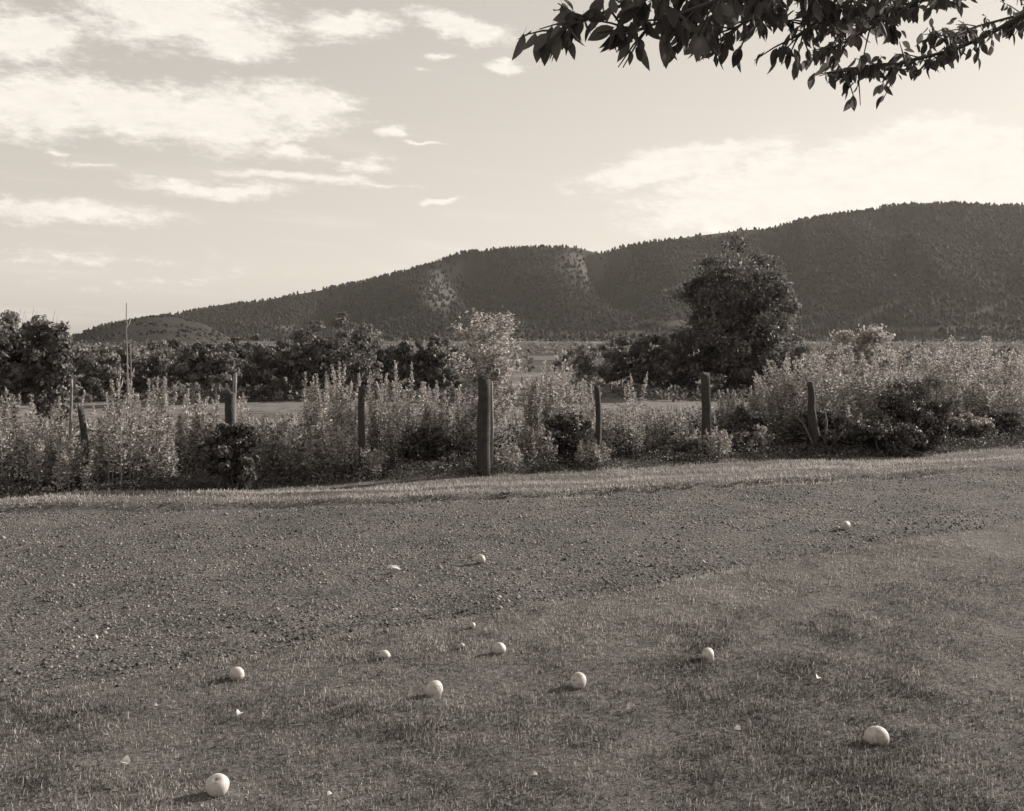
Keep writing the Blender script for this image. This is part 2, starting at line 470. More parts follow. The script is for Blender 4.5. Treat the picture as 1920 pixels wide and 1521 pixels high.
def lawn():
    n = 500000
    u = rng.random(n)
    y = 3.0 * (11.5 / 3.0) ** u                              # denser toward the viewer
    x = rng.uniform(-1, 1, n) * (960 / F * y + .8)
    f = lane_frac(x, y)
    edge = .14 * (fbm(x * 2.2, y * 2.2, 4, 41) - .5)
    p = np.where(f < edge, 1.0, np.where(f < edge + .12, .45 * (1 - (f - edge) / .12), 0))
    patch = fbm(x * 2.3, y * 2.3, 4, 42); thin = fbm(x * .9 + 5, y * .9, 3, 43)
    p *= np.clip(.80 + (patch - .42) * 1.4, .5, 1)
    # ragged grass strip on the lane itself, left of centre
    strip = np.exp(-((f - (.50 + .05 * np.sin(x))) / .08) ** 2) * (1 - sstep(x, -.5, 1.2)) * .55
    p = np.maximum(p, .08 * (f > 0) * (f < 1))
    p = np.maximum(p, strip * (fbm(x * 2, y * 2, 3, 47) > .42))
    k = rng.random(n) < p
    x, y, patch, thin, f = x[k], y[k], patch[k], thin[k], f[k]; n = len(x)
    h = (.011 + .020 * rng.random(n)) * (.8 + .4 * np.clip((patch - .3) * 2, 0, 1)) * (1 - .25 * sstep(y, 6, 9))
    h *= (1 + .8 * (rng.random(n) > .97)) * (.75 + .9 * np.clip(fbm(x * 7 + 9, y * 7, 2, 45) - .3, 0, 1))
    w = .0030 + .0022 * rng.random(n) + .0005 * (y - 3.5)
    clump = fbm(x * 8, y * 8, 3, 44)
    dry = rng.random(n) ** 2.2 * .8 + .55 * np.clip(thin - .45, 0, 1) + .85 * (clump - .5) + .35 * (rng.random(n) > .95) + .28 * np.exp(-((f + .16) / .16) ** 2) * sstep(x, -1.5, .5)
    blades('lawn_grass', x, y, h, w, np.clip(dry, 0, 1), M_GRASS, 'short patchy mown lawn grass in front of the lane', 'grass', lean=1.15)


def verge():
    n = 270000
    x = rng.uniform(-8.5, 11, n); s = rng.random(n) ** 1.05 * 4.4
    y = lane_far(x) - .10 + s
    patch = fbm(x * 1.5, y * 2.5, 4, 51)
    k = in_view(x, y, 1.2) & (y < fence_y(x) + 1.6) & (rng.random(n) < np.clip(.5 + (patch - .4) * 2.5, .2, 1))
    x, y, patch = x[k], y[k], patch[k]; n = len(x)
    t = y - fence_y(x)
    streak = fbm(x * .8, (y - lane_far(x)) * 7, 3, 52)
    h = (.012 + .034 * rng.random(n) ** 1.6) * (.35 + 1.3 * streak) * (1 + 1.6 * sstep(t, -.35, .3) * rng.random(n))
    w = .006 + .004 * rng.random(n)
    tone = np.clip(.20 + .6 * rng.random(n) ** 1.3 + .8 * (patch - .45) + .9 * (streak - .5) + .06, 0, 1)
    blades('verge_grass', x, y, h, w, tone, M_VERGE, 'sunlit rough grass on the verge between lane and fence', 'grass', lean=1.1)


lawn(); verge()

# meadow seen through the gaps beyond the fence: long coarse tufts on the near slope
def meadow():
    n = 26000
    y = 14.5 * (70 / 14.5) ** rng.random(n); x = rng.uniform(-1, 1, n) * (960 / F * y + 2)
    k = (y > fence_y(x) + 1.2); x, y = x[k], y[k]; n = len(x)
    h = (.10 + .22 * rng.random(n)); w = .010 + y * .0009 * rng.uniform(.6, 1.4, n)
    blades('meadow_grass', x, y, h, w, np.clip(rng.normal(.4, .2, n), 0, 1), M_VERGE, 'pale dry meadow grass sloping away beyond the fence', 'grass', lean=.7)


meadow()

# ------------------------------------------------------------------ hills
RIDGE = np.array([(-900, 700), (-300, 690), (-40, 668), (60, 652), (130, 634), (185, 612), (240, 600), (300, 594), (330, 588), (400, 577), (470, 567), (540, 553), (610, 541), (700, 523), (760, 508), (815, 492),
                  (865, 473), (910, 469), (960, 464), (1030, 462), (1080, 462), (1110, 470), (1130, 474), (1160, 464), (1200, 456), (1300, 441), (1400, 429), (1425, 428), (1438, 432), (1460, 423),
                  (1500, 412), (1560, 402), (1640, 392), (1665, 384), (1740, 382), (1780, 380), (1850, 384), (1920, 385), (2100, 392), (2500, 430), (3200, 520)], float)
YR, YB = 2100.0, 1250.0


def hill_z(x, y):
    # azimuth of each point sets which stretch of the ridge it lies under
    px = 960 + F * x / np.maximum(y, 1)
    top = EYE + (HOR - np.interp(px, RIDGE[:, 0], RIDGE[:, 1])) / F * YR + 6.0
    yb = YB + 260 * (fbm(x / 300, x * 0 + 1, 3, 65) - .5)
    s = (y - yb) / (YR - yb)
    up = np.clip(s, 0, 1) ** 1.05
    down = sstep(s, 1.0, 2.6)
    z = -8 + top * up * (1 - down) - 6 * (1 - up)
    # gullies and spurs running down the face
    wx = x + 160 * (fbm(x / 420, y / 420, 3, 61) - .5)
    fold = fbm(wx / 150, y / 900 + 3, 2, 63); fold2 = fbm(wx / 55, y / 420, 3, 64)
    w = np.clip(s * (1.0 - s) * 3.6, 0, 1) * np.clip(top / 150, .15, 1)
    z = z - w * (105 * (fold - .25) + 24 * (fold2 - .4) + 20 * (fbm(x / 120, y / 120, 4, 62) - .45))
    for cx, wd, dp in ((1136, 34, 75), (880, 38, 62), (1448, 24, 40), (1660, 40, 34), (620, 36, 30)):   # the notches under the skyline
        cpx = px + (s - 1) * 60
        z = z - dp * np.exp(-((cpx - cx) / wd) ** 2) * np.clip(s, 0, 1) * sstep(s, .25, .8) * (1 - sstep(s, .97, 1.0))
    return z


OPEN_OR_SUNLIT = [  # open slopes and sunlit faces whose light is put into the tone, in photo pixels: centre, radii, tilt
    (1090, 500, 52, 46, .1), (830, 540, 38, 60, -.3), (1640, 587, 50, 8, .45), (1850, 582, 36, 9, .4), (1760, 616, 150, 5, .03), (1290, 528, 38, 5, .45), (530, 552, 70, 5, .2),
    (1340, 440, 90, 7, .13), (1300, 605, 120, 8, 0), (1120, 625, 160, 6, 0), (560, 615, 60, 6, 0)]


def open_or_sunlit(px, py):
    c = np.zeros(np.shape(px))
    for cx, cy, rx, ry, t in OPEN_OR_SUNLIT:
        dx, dy = px - cx, -(py - cy)
        u = (dx * math.cos(t) + dy * math.sin(t)) / rx; v = (dy * math.cos(t) - dx * math.sin(t)) / ry
        c = np.maximum(c, 1 - sstep(np.hypot(u, v) + .5 * (fbm(px / 14, py / 14, 3, 77) - .5), .7, 1.15))
    return c


hx = np.linspace(-1900, 2400, 300); hy = np.concatenate([np.linspace(1150, 2160, 140), np.linspace(2180, 4200, 30)])
v, q = grid(hx, hy, hill_z)
hpx = 960 + F * v[:, 0] / v[:, 1]; hpy = HOR - F * (v[:, 2] - EYE) / v[:, 1]
obj('hills', mesh('hills', v, q, hill_material(.024, .14, .012), tone=.18 + .45 * open_or_sunlit(hpx, hpy), smooth=True), kind='structure')


def conifer_cloud(name, x, y, z, h, r, tone, label, mat, blunt):
    """small far trees: ragged tapering crowns of two stacked rings each"""
    n = len(x); k = 4
    a = np.arange(k) * 2 * np.pi / k
    prof = np.stack([np.full(n, .08), np.full(n, .55)], 1)
    rad = np.stack([np.full(n, .95), .55 + .5 * blunt], 1)
    v = np.zeros((n, 2 * k + 1, 3))
    for ring in range(2):
        ph = rng.uniform(0, 6.3, n)[:, None] + a[None]
        rr = (r * rad[:, ring])[:, None] * rng.uniform(.65, 1.3, (n, k))
        v[:, ring * k:(ring + 1) * k, 0] = x[:, None] + rr * np.cos(ph); v[:, ring * k:(ring + 1) * k, 1] = y[:, None] + rr * np.sin(ph)
        v[:, ring * k:(ring + 1) * k, 2] = (z + h * prof[:, ring])[:, None] + rng.normal(0, .05, (n, k)) * h[:, None]
    v[:, -1] = np.stack([x, y, z + h], -1)
    q = []
    for ring in range(1):
        for j in range(k): q.append([ring * k + j, ring * k + (j + 1) % k, (ring + 1) * k + (j + 1) % k, (ring + 1) * k + j])
    t = [[k + j, k + (j + 1) % k, 2 * k] for j in range(k)]
    b = np.arange(n)[:, None, None] * (2 * k + 1)
    me = mesh(name, v.reshape(-1, 3), [(b + np.array(q)[None]).reshape(-1, 4), (b + np.array(t)[None]).reshape(-1, 3)], mat, np.repeat(tone, 2 * k + 1))
    me.polygons.foreach_set('use_smooth', np.ones(len(me.polygons), bool))
    obj(name, me, kind='stuff', label=label, category='forest')


def forest():
    n = 70000
    x = rng.uniform(-1250, 1500, n); y = 1230 + (2125 - 1230) * rng.random(n) ** .8
    z = hill_z(x, y); px = 960 + F * x / y; py = HOR - F * (z - EYE) / y
    dens = np.clip(.25 + 1.4 * fbm(x / 150, y / 150, 4, 71), 0, 1) * (1 - .7 * open_or_sunlit(px, py))
    dens *= .35 + .65 * sstep(px, 300, 420)
    bald = ((px > 480) & (px < 610)) | ((px > 1230) & (px < 1430))        # bare grassy stretches of the skyline
    dens = np.where(bald & (y > 2075), .12, dens)
    k = (rng.random(n) < dens * .9) & (px > -60) & (px < 1990) & (z > -7)
    x, y, z = x[k], y[k], z[k]; n = len(x)
    h = rng.uniform(3.0, 8, n) * (1 + .3 * (rng.random(n) > .93)); r = h * rng.uniform(.28, .5, n)
    conifer_cloud('hill_forest', x, y, z, h, r, np.clip(rng.normal(.4, .16, n), 0, 1), 'dark forest covering the face of the long ridge', M_FOREST, rng.random(n))


forest()

# nearer rounded grassy hill at the left end of the ridge
def knoll_z(x, y):
    px = 960 + F * x / np.maximum(y, 1)
    K = np.array([(-700, 690), (-200, 672), (0, 655), (90, 644), (135, 632), (180, 614), (235, 600), (290, 591), (315, 591), (350, 598), (385, 609), (420, 628), (450, 645), (500, 668), (700, 700)], float)
    top = EYE + (HOR - np.interp(px, K[:, 0], K[:, 1])) / F * 1150
    s = (y - 700) / 450
    return np.where(s < 1, -9 + (top + 9) * np.sin(np.clip(s, 0, 1) * np.pi / 2) ** 1.2, top - (y - 1150) ** 2 / 2500) - 7 * np.clip(s * (1 - s) * 4, 0, 1) * (fbm(x / 60, y / 90, 4, 81) - .2)


v, q = grid(np.linspace(-900, -180, 110), np.linspace(690, 1330, 80), knoll_z)
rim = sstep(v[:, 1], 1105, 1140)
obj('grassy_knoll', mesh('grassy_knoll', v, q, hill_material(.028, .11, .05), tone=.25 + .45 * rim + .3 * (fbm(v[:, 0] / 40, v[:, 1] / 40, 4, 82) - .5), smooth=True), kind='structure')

def knoll_bushes():
    n = 1500
    x = rng.uniform(-560, -230, n); y = rng.uniform(760, 1150, n)
    k = (fbm(x / 50, y / 50, 3, 83) > .5); x, y = x[k], y[k]; n = len(x); h = rng.uniform(1.2, 2.8, n)
    conifer_cloud('knoll_scrub', x, y, knoll_z(x, y) - .5, h, h * rng.uniform(.5, .8, n), np.clip(rng.normal(.5, .25, n), 0, 1), 'scrub dotted over the rounded grassy knoll', M_FOREST, np.ones(n))


knoll_bushes()

def valley_scrub():
    n = 5600
    px = rng.uniform(-60, 1990, n); Y = 170 * (1240 / 170) ** rng.random(n); x = (px - 960) / F * Y
    rows = (fbm(x / 300, Y / 25, 3, 91) > .47)
    k = rows & ~((px > 985) & (px < 1050) & (Y < 330)); x, Y = x[k], Y[k]; n = len(x)
    h = rng.uniform(1.2, 3.6, n) * (1 + .5 * sstep(Y, 500, 1000)); r = h * rng.uniform(.5, 1.0, n)
    m = np.clip((7000 / Y).astype(int), 6, 26); i = np.repeat(np.arange(n), m); k = len(i)
    off = unit(rng.normal(size=(k, 3))) * (rng.random(k) ** .4)[:, None]
    c = np.stack([x[i] + off[:, 0] * r[i], Y[i] + off[:, 1] * r[i], ground_z(x, Y)[i] + np.abs(off[:, 2]) * h[i]], -1)
    L = h[i] * rng.uniform(.25, .5, k); acc = Acc()
    leaves(acc, c, off + np.array([0, 0, .3]), L, L * .7, np.clip(rng.normal(.45, .2, n)[i] + rng.normal(0, .12, k), 0, 1))
    obj('valley_scrub', acc.mesh('valley_scrub', M_TREE), kind='stuff', label='lines of low scrub and hedges across the far valley floor', category='scrub')


def row_thicket():
    """low growth filling the feet of the long tree row"""
    acc = Acc(); n = 10000
    px = np.concatenate([rng.uniform(-60, 960, n // 2 + n // 4), rng.uniform(1040, 1520, n - n // 2 - n // 4)]); Y = rng.uniform(92, 112, n); x = (px - 960) / F * Y
    pt = fbm(x / 3.5, Y * 0 + 2, 3, 95); z = ground_z(x, Y) + rng.random(n) * (.4 + 1.2 * pt)
    L = rng.uniform(.25, .55, n)
    leaves(acc, np.stack([x, Y, z], -1), rng.normal(size=(n, 3)) + np.array([0, -.3, .5]), L, L * .7, np.clip(.2 + .4 * pt + rng.normal(0, .15, n), 0, 1))
    obj('row_thicket', acc.mesh('row_thicket', M_TREE), kind='stuff', label='dark thicket filling the feet of the long tree row', category='thicket')


row_thicket()
valley_scrub()


# ------------------------------------------------------------------ trees
def crown_mesh(name, rx, rz, zc, nleaf, leaf, mat, puffs=70, shape=None, tone0=.4, low=.0, ry=None, conif=False, box=1.0, fit=None, prange=(.16, .30)):
    """leaf-clump faces spread over many puffs inside an uneven ellipsoid; base of the tree at the origin"""
    acc = Acc(); ry = ry or rx
    d = unit(rng.normal(size=(puffs, 3))); rr = rng.random(puffs) ** .42 * rng.uniform(.78, 1.03, puffs)
    d = np.sign(d) * np.abs(d) ** box
    pc = d * rr[:, None] * np.array([rx, ry, rz])
    pc[:, 2] += zc
    if conif:                                             # narrowing upward
        hfr = np.clip((pc[:, 2] - (zc - rz)) / (2 * rz), 0, 1); pc[:, :2] *= (1.15 - .95 * hfr)[:, None]
    pr = rng.uniform(*prange, puffs) * (rx + rz) * .5
    idx = rng.integers(0, puffs, nleaf)
    off = unit(rng.normal(size=(nleaf, 3))); rad_ = rng.random(nleaf) ** .55 * pr[idx] * rng.uniform(.8, 1.25, nleaf)
    c = pc[idx] + off * rad_[:, None] * np.array([1, 1, .75])
    c[:, 2] = low + np.abs(c[:, 2] - low)
    dr = unit(np.cross(off, rng.normal(size=(nleaf, 3))) + rng.normal(0, .6, (nleaf, 3)) - np.array([0, 0, .25]))
    tone = np.clip(tone0 + rng.normal(0, .10, puffs)[idx] + rng.normal(0, .15, nleaf), 0, 1)
    if fit:                                               # fill the wanted height and width exactly
        zt = np.percentile(c[:, 2], 99.6); k_ = fit[1] / zt; xw = np.percentile(np.abs(c[:, 0]), 99.4); kx = fit[0] / xw
        c *= np.array([kx, kx, k_]); pc = pc * np.array([kx, kx, k_])
    L = leaf * rng.uniform(.6, 1.4, nleaf)
    leaves(acc, c - dr * L[:, None] * .5, dr, L, L * rng.uniform(.5, .85, nleaf), tone, .1, side=off + rng.normal(0, .5, (nleaf, 3)))
    return acc.mesh(name, mat), pc, pr


def trunk_mesh(name, h, r, pc, mat, limbs=9, lean=0.0, n=7):
    acc = Acc(); k = 7
    t = np.linspace(0, 1, k); p = np.stack([lean * h * t + .04 * h * np.sin(t * 5 + rng.random() * 6) * t, .03 * h * np.sin(t * 4 + rng.random() * 6) * t, h * t - .3 * (t == 0)], -1)
    tube(acc, p, r * (1.25 - .9 * t ** .8), n, .4, rough=.2)
    for j in rng.choice(len(pc), min(limbs, len(pc)), replace=False):
        a0 = p[rng.integers(2, k - 1)]; a1 = pc[j]; m = (a0 + a1) / 2 + np.array([0, 0, .12 * h * rng.uniform(-.3, .6)])
        q_ = np.stack([a0, a0 * .5 + m * .5 + rng.normal(0, .02 * h, 3), m, m * .4 + a1 * .6 + rng.normal(0, .02 * h, 3), a1])
        tube(acc, q_, r * np.array([.5, .42, .33, .22, .1]), 5, .4)
    return acc.mesh(name, mat, smooth=True)


def tree(px, top, base, Y, wpx, label, name='broadleaf_tree', mat=None, bark=None, puffs=60, nleaf=5000, leaf=None, tone=.4, conif=False, group='trees beyond the meadow', lowf=.12, category='tree', prange=(.16, .30), box=.85):
    mat = mat or M_TREE; bark = bark or M_BARK
    b = at(px, base, Y); gz = ground_z(b[0], b[1]); z0 = float(min(b[2], gz) if b[2] < gz else gz)
    H = float(EYE - (top - HOR) / F * Y - gz); W = wpx / F * Y
    e = empty(name, (float(b[0]), float(Y), float(gz)), label, category, group)
    lo = H * lowf; rz = (H - lo) / 2 * .92; rx = W / 2 * .86
    me, pc, pr = crown_mesh(name + '_crown', rx, rz, lo + rz * 1.02, nleaf, leaf or (.045 * (rx + rz) ** .5 * 1.6), mat, puffs, tone0=tone, low=lo * .6, conif=conif, box=1.0 if conif else box, fit=(W / 2, H), prange=prange)
    obj('crown', me, e)
    obj('trunk', trunk_mesh(name + '_trunk', H * .72, max(.035 * H ** .9 * .55, .05), pc, bark), e)
    return e


# the big round tree standing alone right of centre
tree(1388, 474, 722, 105, 214, 'largest tree, dark round crown standing alone above the shrubs before the ridge', 'broad_round_tree', puffs=300, nleaf=40000, leaf=.34, tone=.36, lowf=.0, prange=(.13, .22), box=.80)
T = [
    # left edge group, nearer
    (-25, 590, 760, 62, 110, 'dark tree cut by the photo edge, tallest of the leftmost group', M_TREE, .35, False, 6000),
    (28, 607, 755, 66, 85, 'dark tree with pale sunlit leaf patches in the leftmost group', M_TREE2, .30, False, 6500),
    (78, 603, 755, 64, 62, 'small rounded tree under bare twigs in the leftmost group', M_TREE, .38, False, 4500),
    (112, 612, 755, 63, 46, 'narrow dark pointed tree at the end of the leftmost group', M_TREE, .30, True, 4000),
    # long row across the meadow
    (170, 652, 752, 92, 90, 'low dark tree just beyond the leftmost group in the row', M_TREE, .42, False, 4000),
    (225, 645, 752, 96, 85, 'rounded tree in the row behind the tall dead stalks', M_TREE, .5, False, 4000),
    (300, 640, 752, 98, 90, 'rounded tree in the row below the crest of the knoll', M_TREE, .5, False, 4500),
    (362, 640, 752, 90, 85, 'dark tree with a pale straight trunk in the row', M_TREE, .34, False, 4500),
    (405, 646, 752, 90, 80, 'dark tree with a pale leaning trunk, beside the second fence post', M_TREE, .34, False, 4500),
    (447, 632, 752, 104, 80, 'soft grey tree rising behind the second fence post', M_TREE2, .22, False, 4500),
    (492, 650, 754, 94, 70, 'short dark tree right of the second fence post in the row', M_TREE, .40, False, 4000),
    (540, 634, 754, 96, 85, 'mid sized tree left of the tallest tree of the row', M_TREE, .45, False, 4500),
    (622, 590, 754, 98, 125, 'tallest tree of the long row, dense dark dome', M_TREE, .33, False, 9000),
    (680, 622, 754, 102, 60, 'slim tree leaning on the right flank of the dome shaped tree', M_TREE, .5, False, 4000),
    (722, 650, 750, 108, 70, 'pale low tree between the dome shaped tree and the sapling', M_TREE2, .25, False, 4000),
    (765, 642, 745, 100, 62, 'dark rounded tree behind the fence weeds, left of the sapling', M_TREE, .32, False, 4000),
    (822, 632, 742, 100, 68, 'dark tree half hidden behind the leafy sapling', M_TREE, .34, False, 4200),
    (880, 660, 735, 104, 75, 'low tree wholly backing the leafy sapling', M_TREE, .45, False, 3500),
    # hedge left of the big tree
    (1095, 648, 725, 118, 60, 'small grey bush at the end of the dark hedge', M_TREE, .62, False, 3000),
    (1165, 632, 722, 108, 75, 'dark hedge tree farthest from the big round tree', M_TREE, .30, False, 4000),
    (1215, 630, 722, 106, 70, 'dark hedge tree in the middle of the hedge', M_TREE, .28, False, 4000),
    (1262, 628, 722, 104, 66, 'dark hedge tree touching the big round tree', M_TREE, .28, False, 4000),
    # under and right of the big tree
    (1375, 668, 724, 103, 190, 'dark low thicket under the crown of the big round tree', M_TREE, .22, False, 5200),
    (1480, 650, 715, 100, 90, 'low dark bush at the right foot of the big round tree', M_TREE, .5, False, 3500),
]
for (px, top, base, Y, w, lab, mat, tn, cf, nl) in T:
    tree(px, top, base, Y, w * (1.05 if Y < 70 else 1.12), lab, 'row_tree', mat, tone=tn + .08, conif=cf, nleaf=int(nl * 1.25), puffs=64, bark=M_PALEBARK if 'pale' in lab and 'trunk' in lab else M_BARK, lowf=.22 if 'trunk' in lab else .0, leaf=.31, prange=(.13, .28))

# bare twigs above the left group
for px, tp, lab in ((30, 580, 'faint bare sapling stem above the leftmost trees'), (55, 576, 'tallest bare sapling stem above the leftmost trees'), (94, 582, 'forked bare sapling leaning right above the leftmost trees')):
    e = empty('bare_sapling', (float(at(px, 700, 68)[0]), 68.0, float(ground_z(at(px, 700, 68)[0], 68.0))), lab, 'sapling', 'bare saplings over the leftmost trees')
    H = float(at(px, tp, 68)[2] - e.location.z); acc = Acc()
    tube(acc, [(0, 0, 0), (.1, 0, H * .5), (.02, 0, H * .8), (.3, 0, H)], [.03, .025, .018, .008], 5, .3)
    obj('stem', acc.mesh('stem', M_BARK), e)
    for sgn in (-1, 1):
        acc = Acc(); tube(acc, [(.05, 0, H * .72), (.05 + .25 * sgn, .1, H * .85), (.05 + .4 * sgn, .1, H * .97)], [.014, .011, .006], 4, .3)
        obj('twig', acc.mesh('twig', M_BARK), e)


# ------------------------------------------------------------------ weeds and shrubs along the fence
def weed(px, top, wpx, off, label, mat=None, nst=None, leaf=.037, name='tall_weed', bushy=.5, tone=.5, group='leafy weeds along the fence', spread_=.35, spikes=True, category='weed', depth=.5):
    """stalks leaning out of one foot, leafy higher up, ending in leafy spikes"""
    mat = mat or M_WEED
    r = (px - 960) / F; Y = (13.15 + off) / (1 - .39 * r); X = r * Y; gz = float(ground_z(X, Y))
    H = EYE - (top - HOR) / F * Y - gz; W = wpx / F * Y
    e = empty(name, (float(X), float(Y), gz), label, category, group)
    nst = nst or int(max(11, W * 52))
    st, lf = Acc(), Acc()
    bx = rng.uniform(-.5, .5, nst) * W * .9; by = rng.normal(0, .5, nst) * depth * .55
    edge = np.abs(bx) / (W * .5)
    hh = H * (1 - .38 * edge ** 2) * (1 - .42 * rng.random(nst) ** 1.5); hh *= np.where(rng.random(nst) < .10, 1.12, 1.0); hh[rng.integers(0, nst)] = H; hh[np.argmin(edge)] = H * .98
    if category == 'shrub': hh = H * (1 - .50 * edge ** 2.2) * (1 - .30 * rng.random(nst) ** 1.4)
    for i in range(nst):
        k = 7; t = np.linspace(0, 1, k)
        lx = (bx[i] / (W * .5 + 1e-6)) * spread_ * hh[i] * .35 + rng.normal(0, .05) * hh[i]; ly = rng.normal(0, .10) * hh[i]
        p = np.stack([bx[i] * .75 + lx * t ** 1.5 + .015 * np.sin(t * 6 + i), by[i] + ly * t ** 1.5, hh[i] * t], -1)
        tube(st, p, .006 * (1.15 - .8 * t), 4, rng.uniform(.2, .8), cap=False)
        m = int(hh[i] * (215 * bushy + 80))
        tt = 1 - rng.random(m) ** (1.0 + .6 * bushy) * .85
        c = np.stack([np.interp(tt, t, p[:, j]) for j in range(3)], -1)
        a = rng.uniform(0, 6.283, m); up = rng.uniform(.15, 1.0, m) + 1.1 * sstep(tt, .8, 1.0)
        d = np.stack([np.cos(a), np.sin(a), up], -1)
        arm = rng.random(m) ** 1.4 * (.26 if category == 'shrub' else .17) * bushy * (1.05 - tt) ** .95 * (hh[i] / .9)
        c = c + np.stack([np.cos(a), np.sin(a), .5 + 0 * a], -1) * arm[:, None]
        L = leaf * rng.uniform(.6, 1.35, m) * (1 - .35 * sstep(tt, .75, 1))
        leaves(lf, c, d, L, L * rng.uniform(.35, .6, m), np.clip(tone + rng.normal(0, .27, m), 0, 1), .12)
        if spikes and rng.random() < (.35 if category == 'shrub' else .75):                 # dense terminal spike
            m = 14; tt = rng.uniform(.86, 1.02, m); c = np.stack([np.interp(tt, t, p[:, j]) for j in range(3)], -1)
            c[:, 2] += np.maximum(tt - 1, 0) * hh[i]; a = rng.uniform(0, 6.283, m)
            leaves(lf, c, np.stack([np.cos(a) * .6, np.sin(a) * .6, np.ones(m)], -1), leaf * rng.uniform(.5, .9, m), leaf * .34, np.clip(tone + .12 + rng.normal(0, .15, m), 0, 1), 0)
    obj('stalk', st.mesh('stalk', M_STEM), e, kind='stuff'); obj('foliage', lf.mesh('foliage', mat), e)
    return e


def shrub(px, top, wpx, off, label, mat=None, leaf=.04, nleaf=9000, tone=.5, basepx=None, group='shrubs along the fence', name='leafy_shrub', puffs=60, lowz=.02, ryf=.7, shoots=14):
    mat = mat or M_WEED
    r = (px - 960) / F; Y = (13.15 + off) / (1 - .39 * r); X = r * Y; gz = float(ground_z(X, Y))
    H = EYE - (top - HOR) / F * Y - gz; W = wpx / F * Y
    e = empty(name, (float(X), float(Y), gz), label, 'shrub', group)
    rz = H * .5; me, pc, pr = crown_mesh('foliage', W * .45, rz * .86, rz * .95, nleaf, leaf, mat, puffs, tone0=tone, low=lowz, ry=W * .45 * ryf, fit=(W * .52, H * .97), prange=(.13, .27))
    st, lf = Acc(), Acc()
    for j in rng.choice(len(pc), min(22, len(pc)), replace=False):
        b = np.array([rng.normal(0, .08), rng.normal(0, .08), -.02]); m = (b + pc[j]) / 2 + np.array([rng.normal(0, .05), rng.normal(0, .05), .06])
        tube(st, [b, b * .5 + m * .5 + rng.normal(0, .02, 3), m, m * .5 + pc[j] * .5 + rng.normal(0, .02, 3), pc[j]], [.014, .012, .009, .006, .003], 4, rng.uniform(.1, .6), cap=False)
    for j in range(shoots):                               # upright leafy shoots breaking the outline
        a = rng.uniform(-1, 1); b = np.array([a * W * .40, rng.normal(0, .1), H * (.72 - .28 * a * a)])
        L = rng.uniform(.14, .34) * min(H, 1.3); d = unit(np.array([a * .5 + rng.normal(0, .25), rng.normal(0, .25), 1.]))
        tube(st, [b, b + d * L * .5, b + d * L], [.005, .004, .002], 4, .5, cap=False)
        m = int(50 * L / .3); tt = rng.random(m) ** .8; an = rng.uniform(0, 6.283, m)
        l = leaf * rng.uniform(.6, 1.2, m)
        leaves(lf, b + d * (L * tt)[:, None], np.stack([np.cos(an), np.sin(an), np.full(m, .9)], -1), l, l * .45, np.clip(tone + .05 + rng.normal(0, .18, m), 0, 1), .05)
    obj('stem', st.mesh('stem', M_BARK if mat is M_DARKWEED_SHADE else M_STEM), e); obj('foliage', me, e)
    if shoots: obj('shoot', lf.mesh('shoot', mat), e, kind='stuff')
    return e


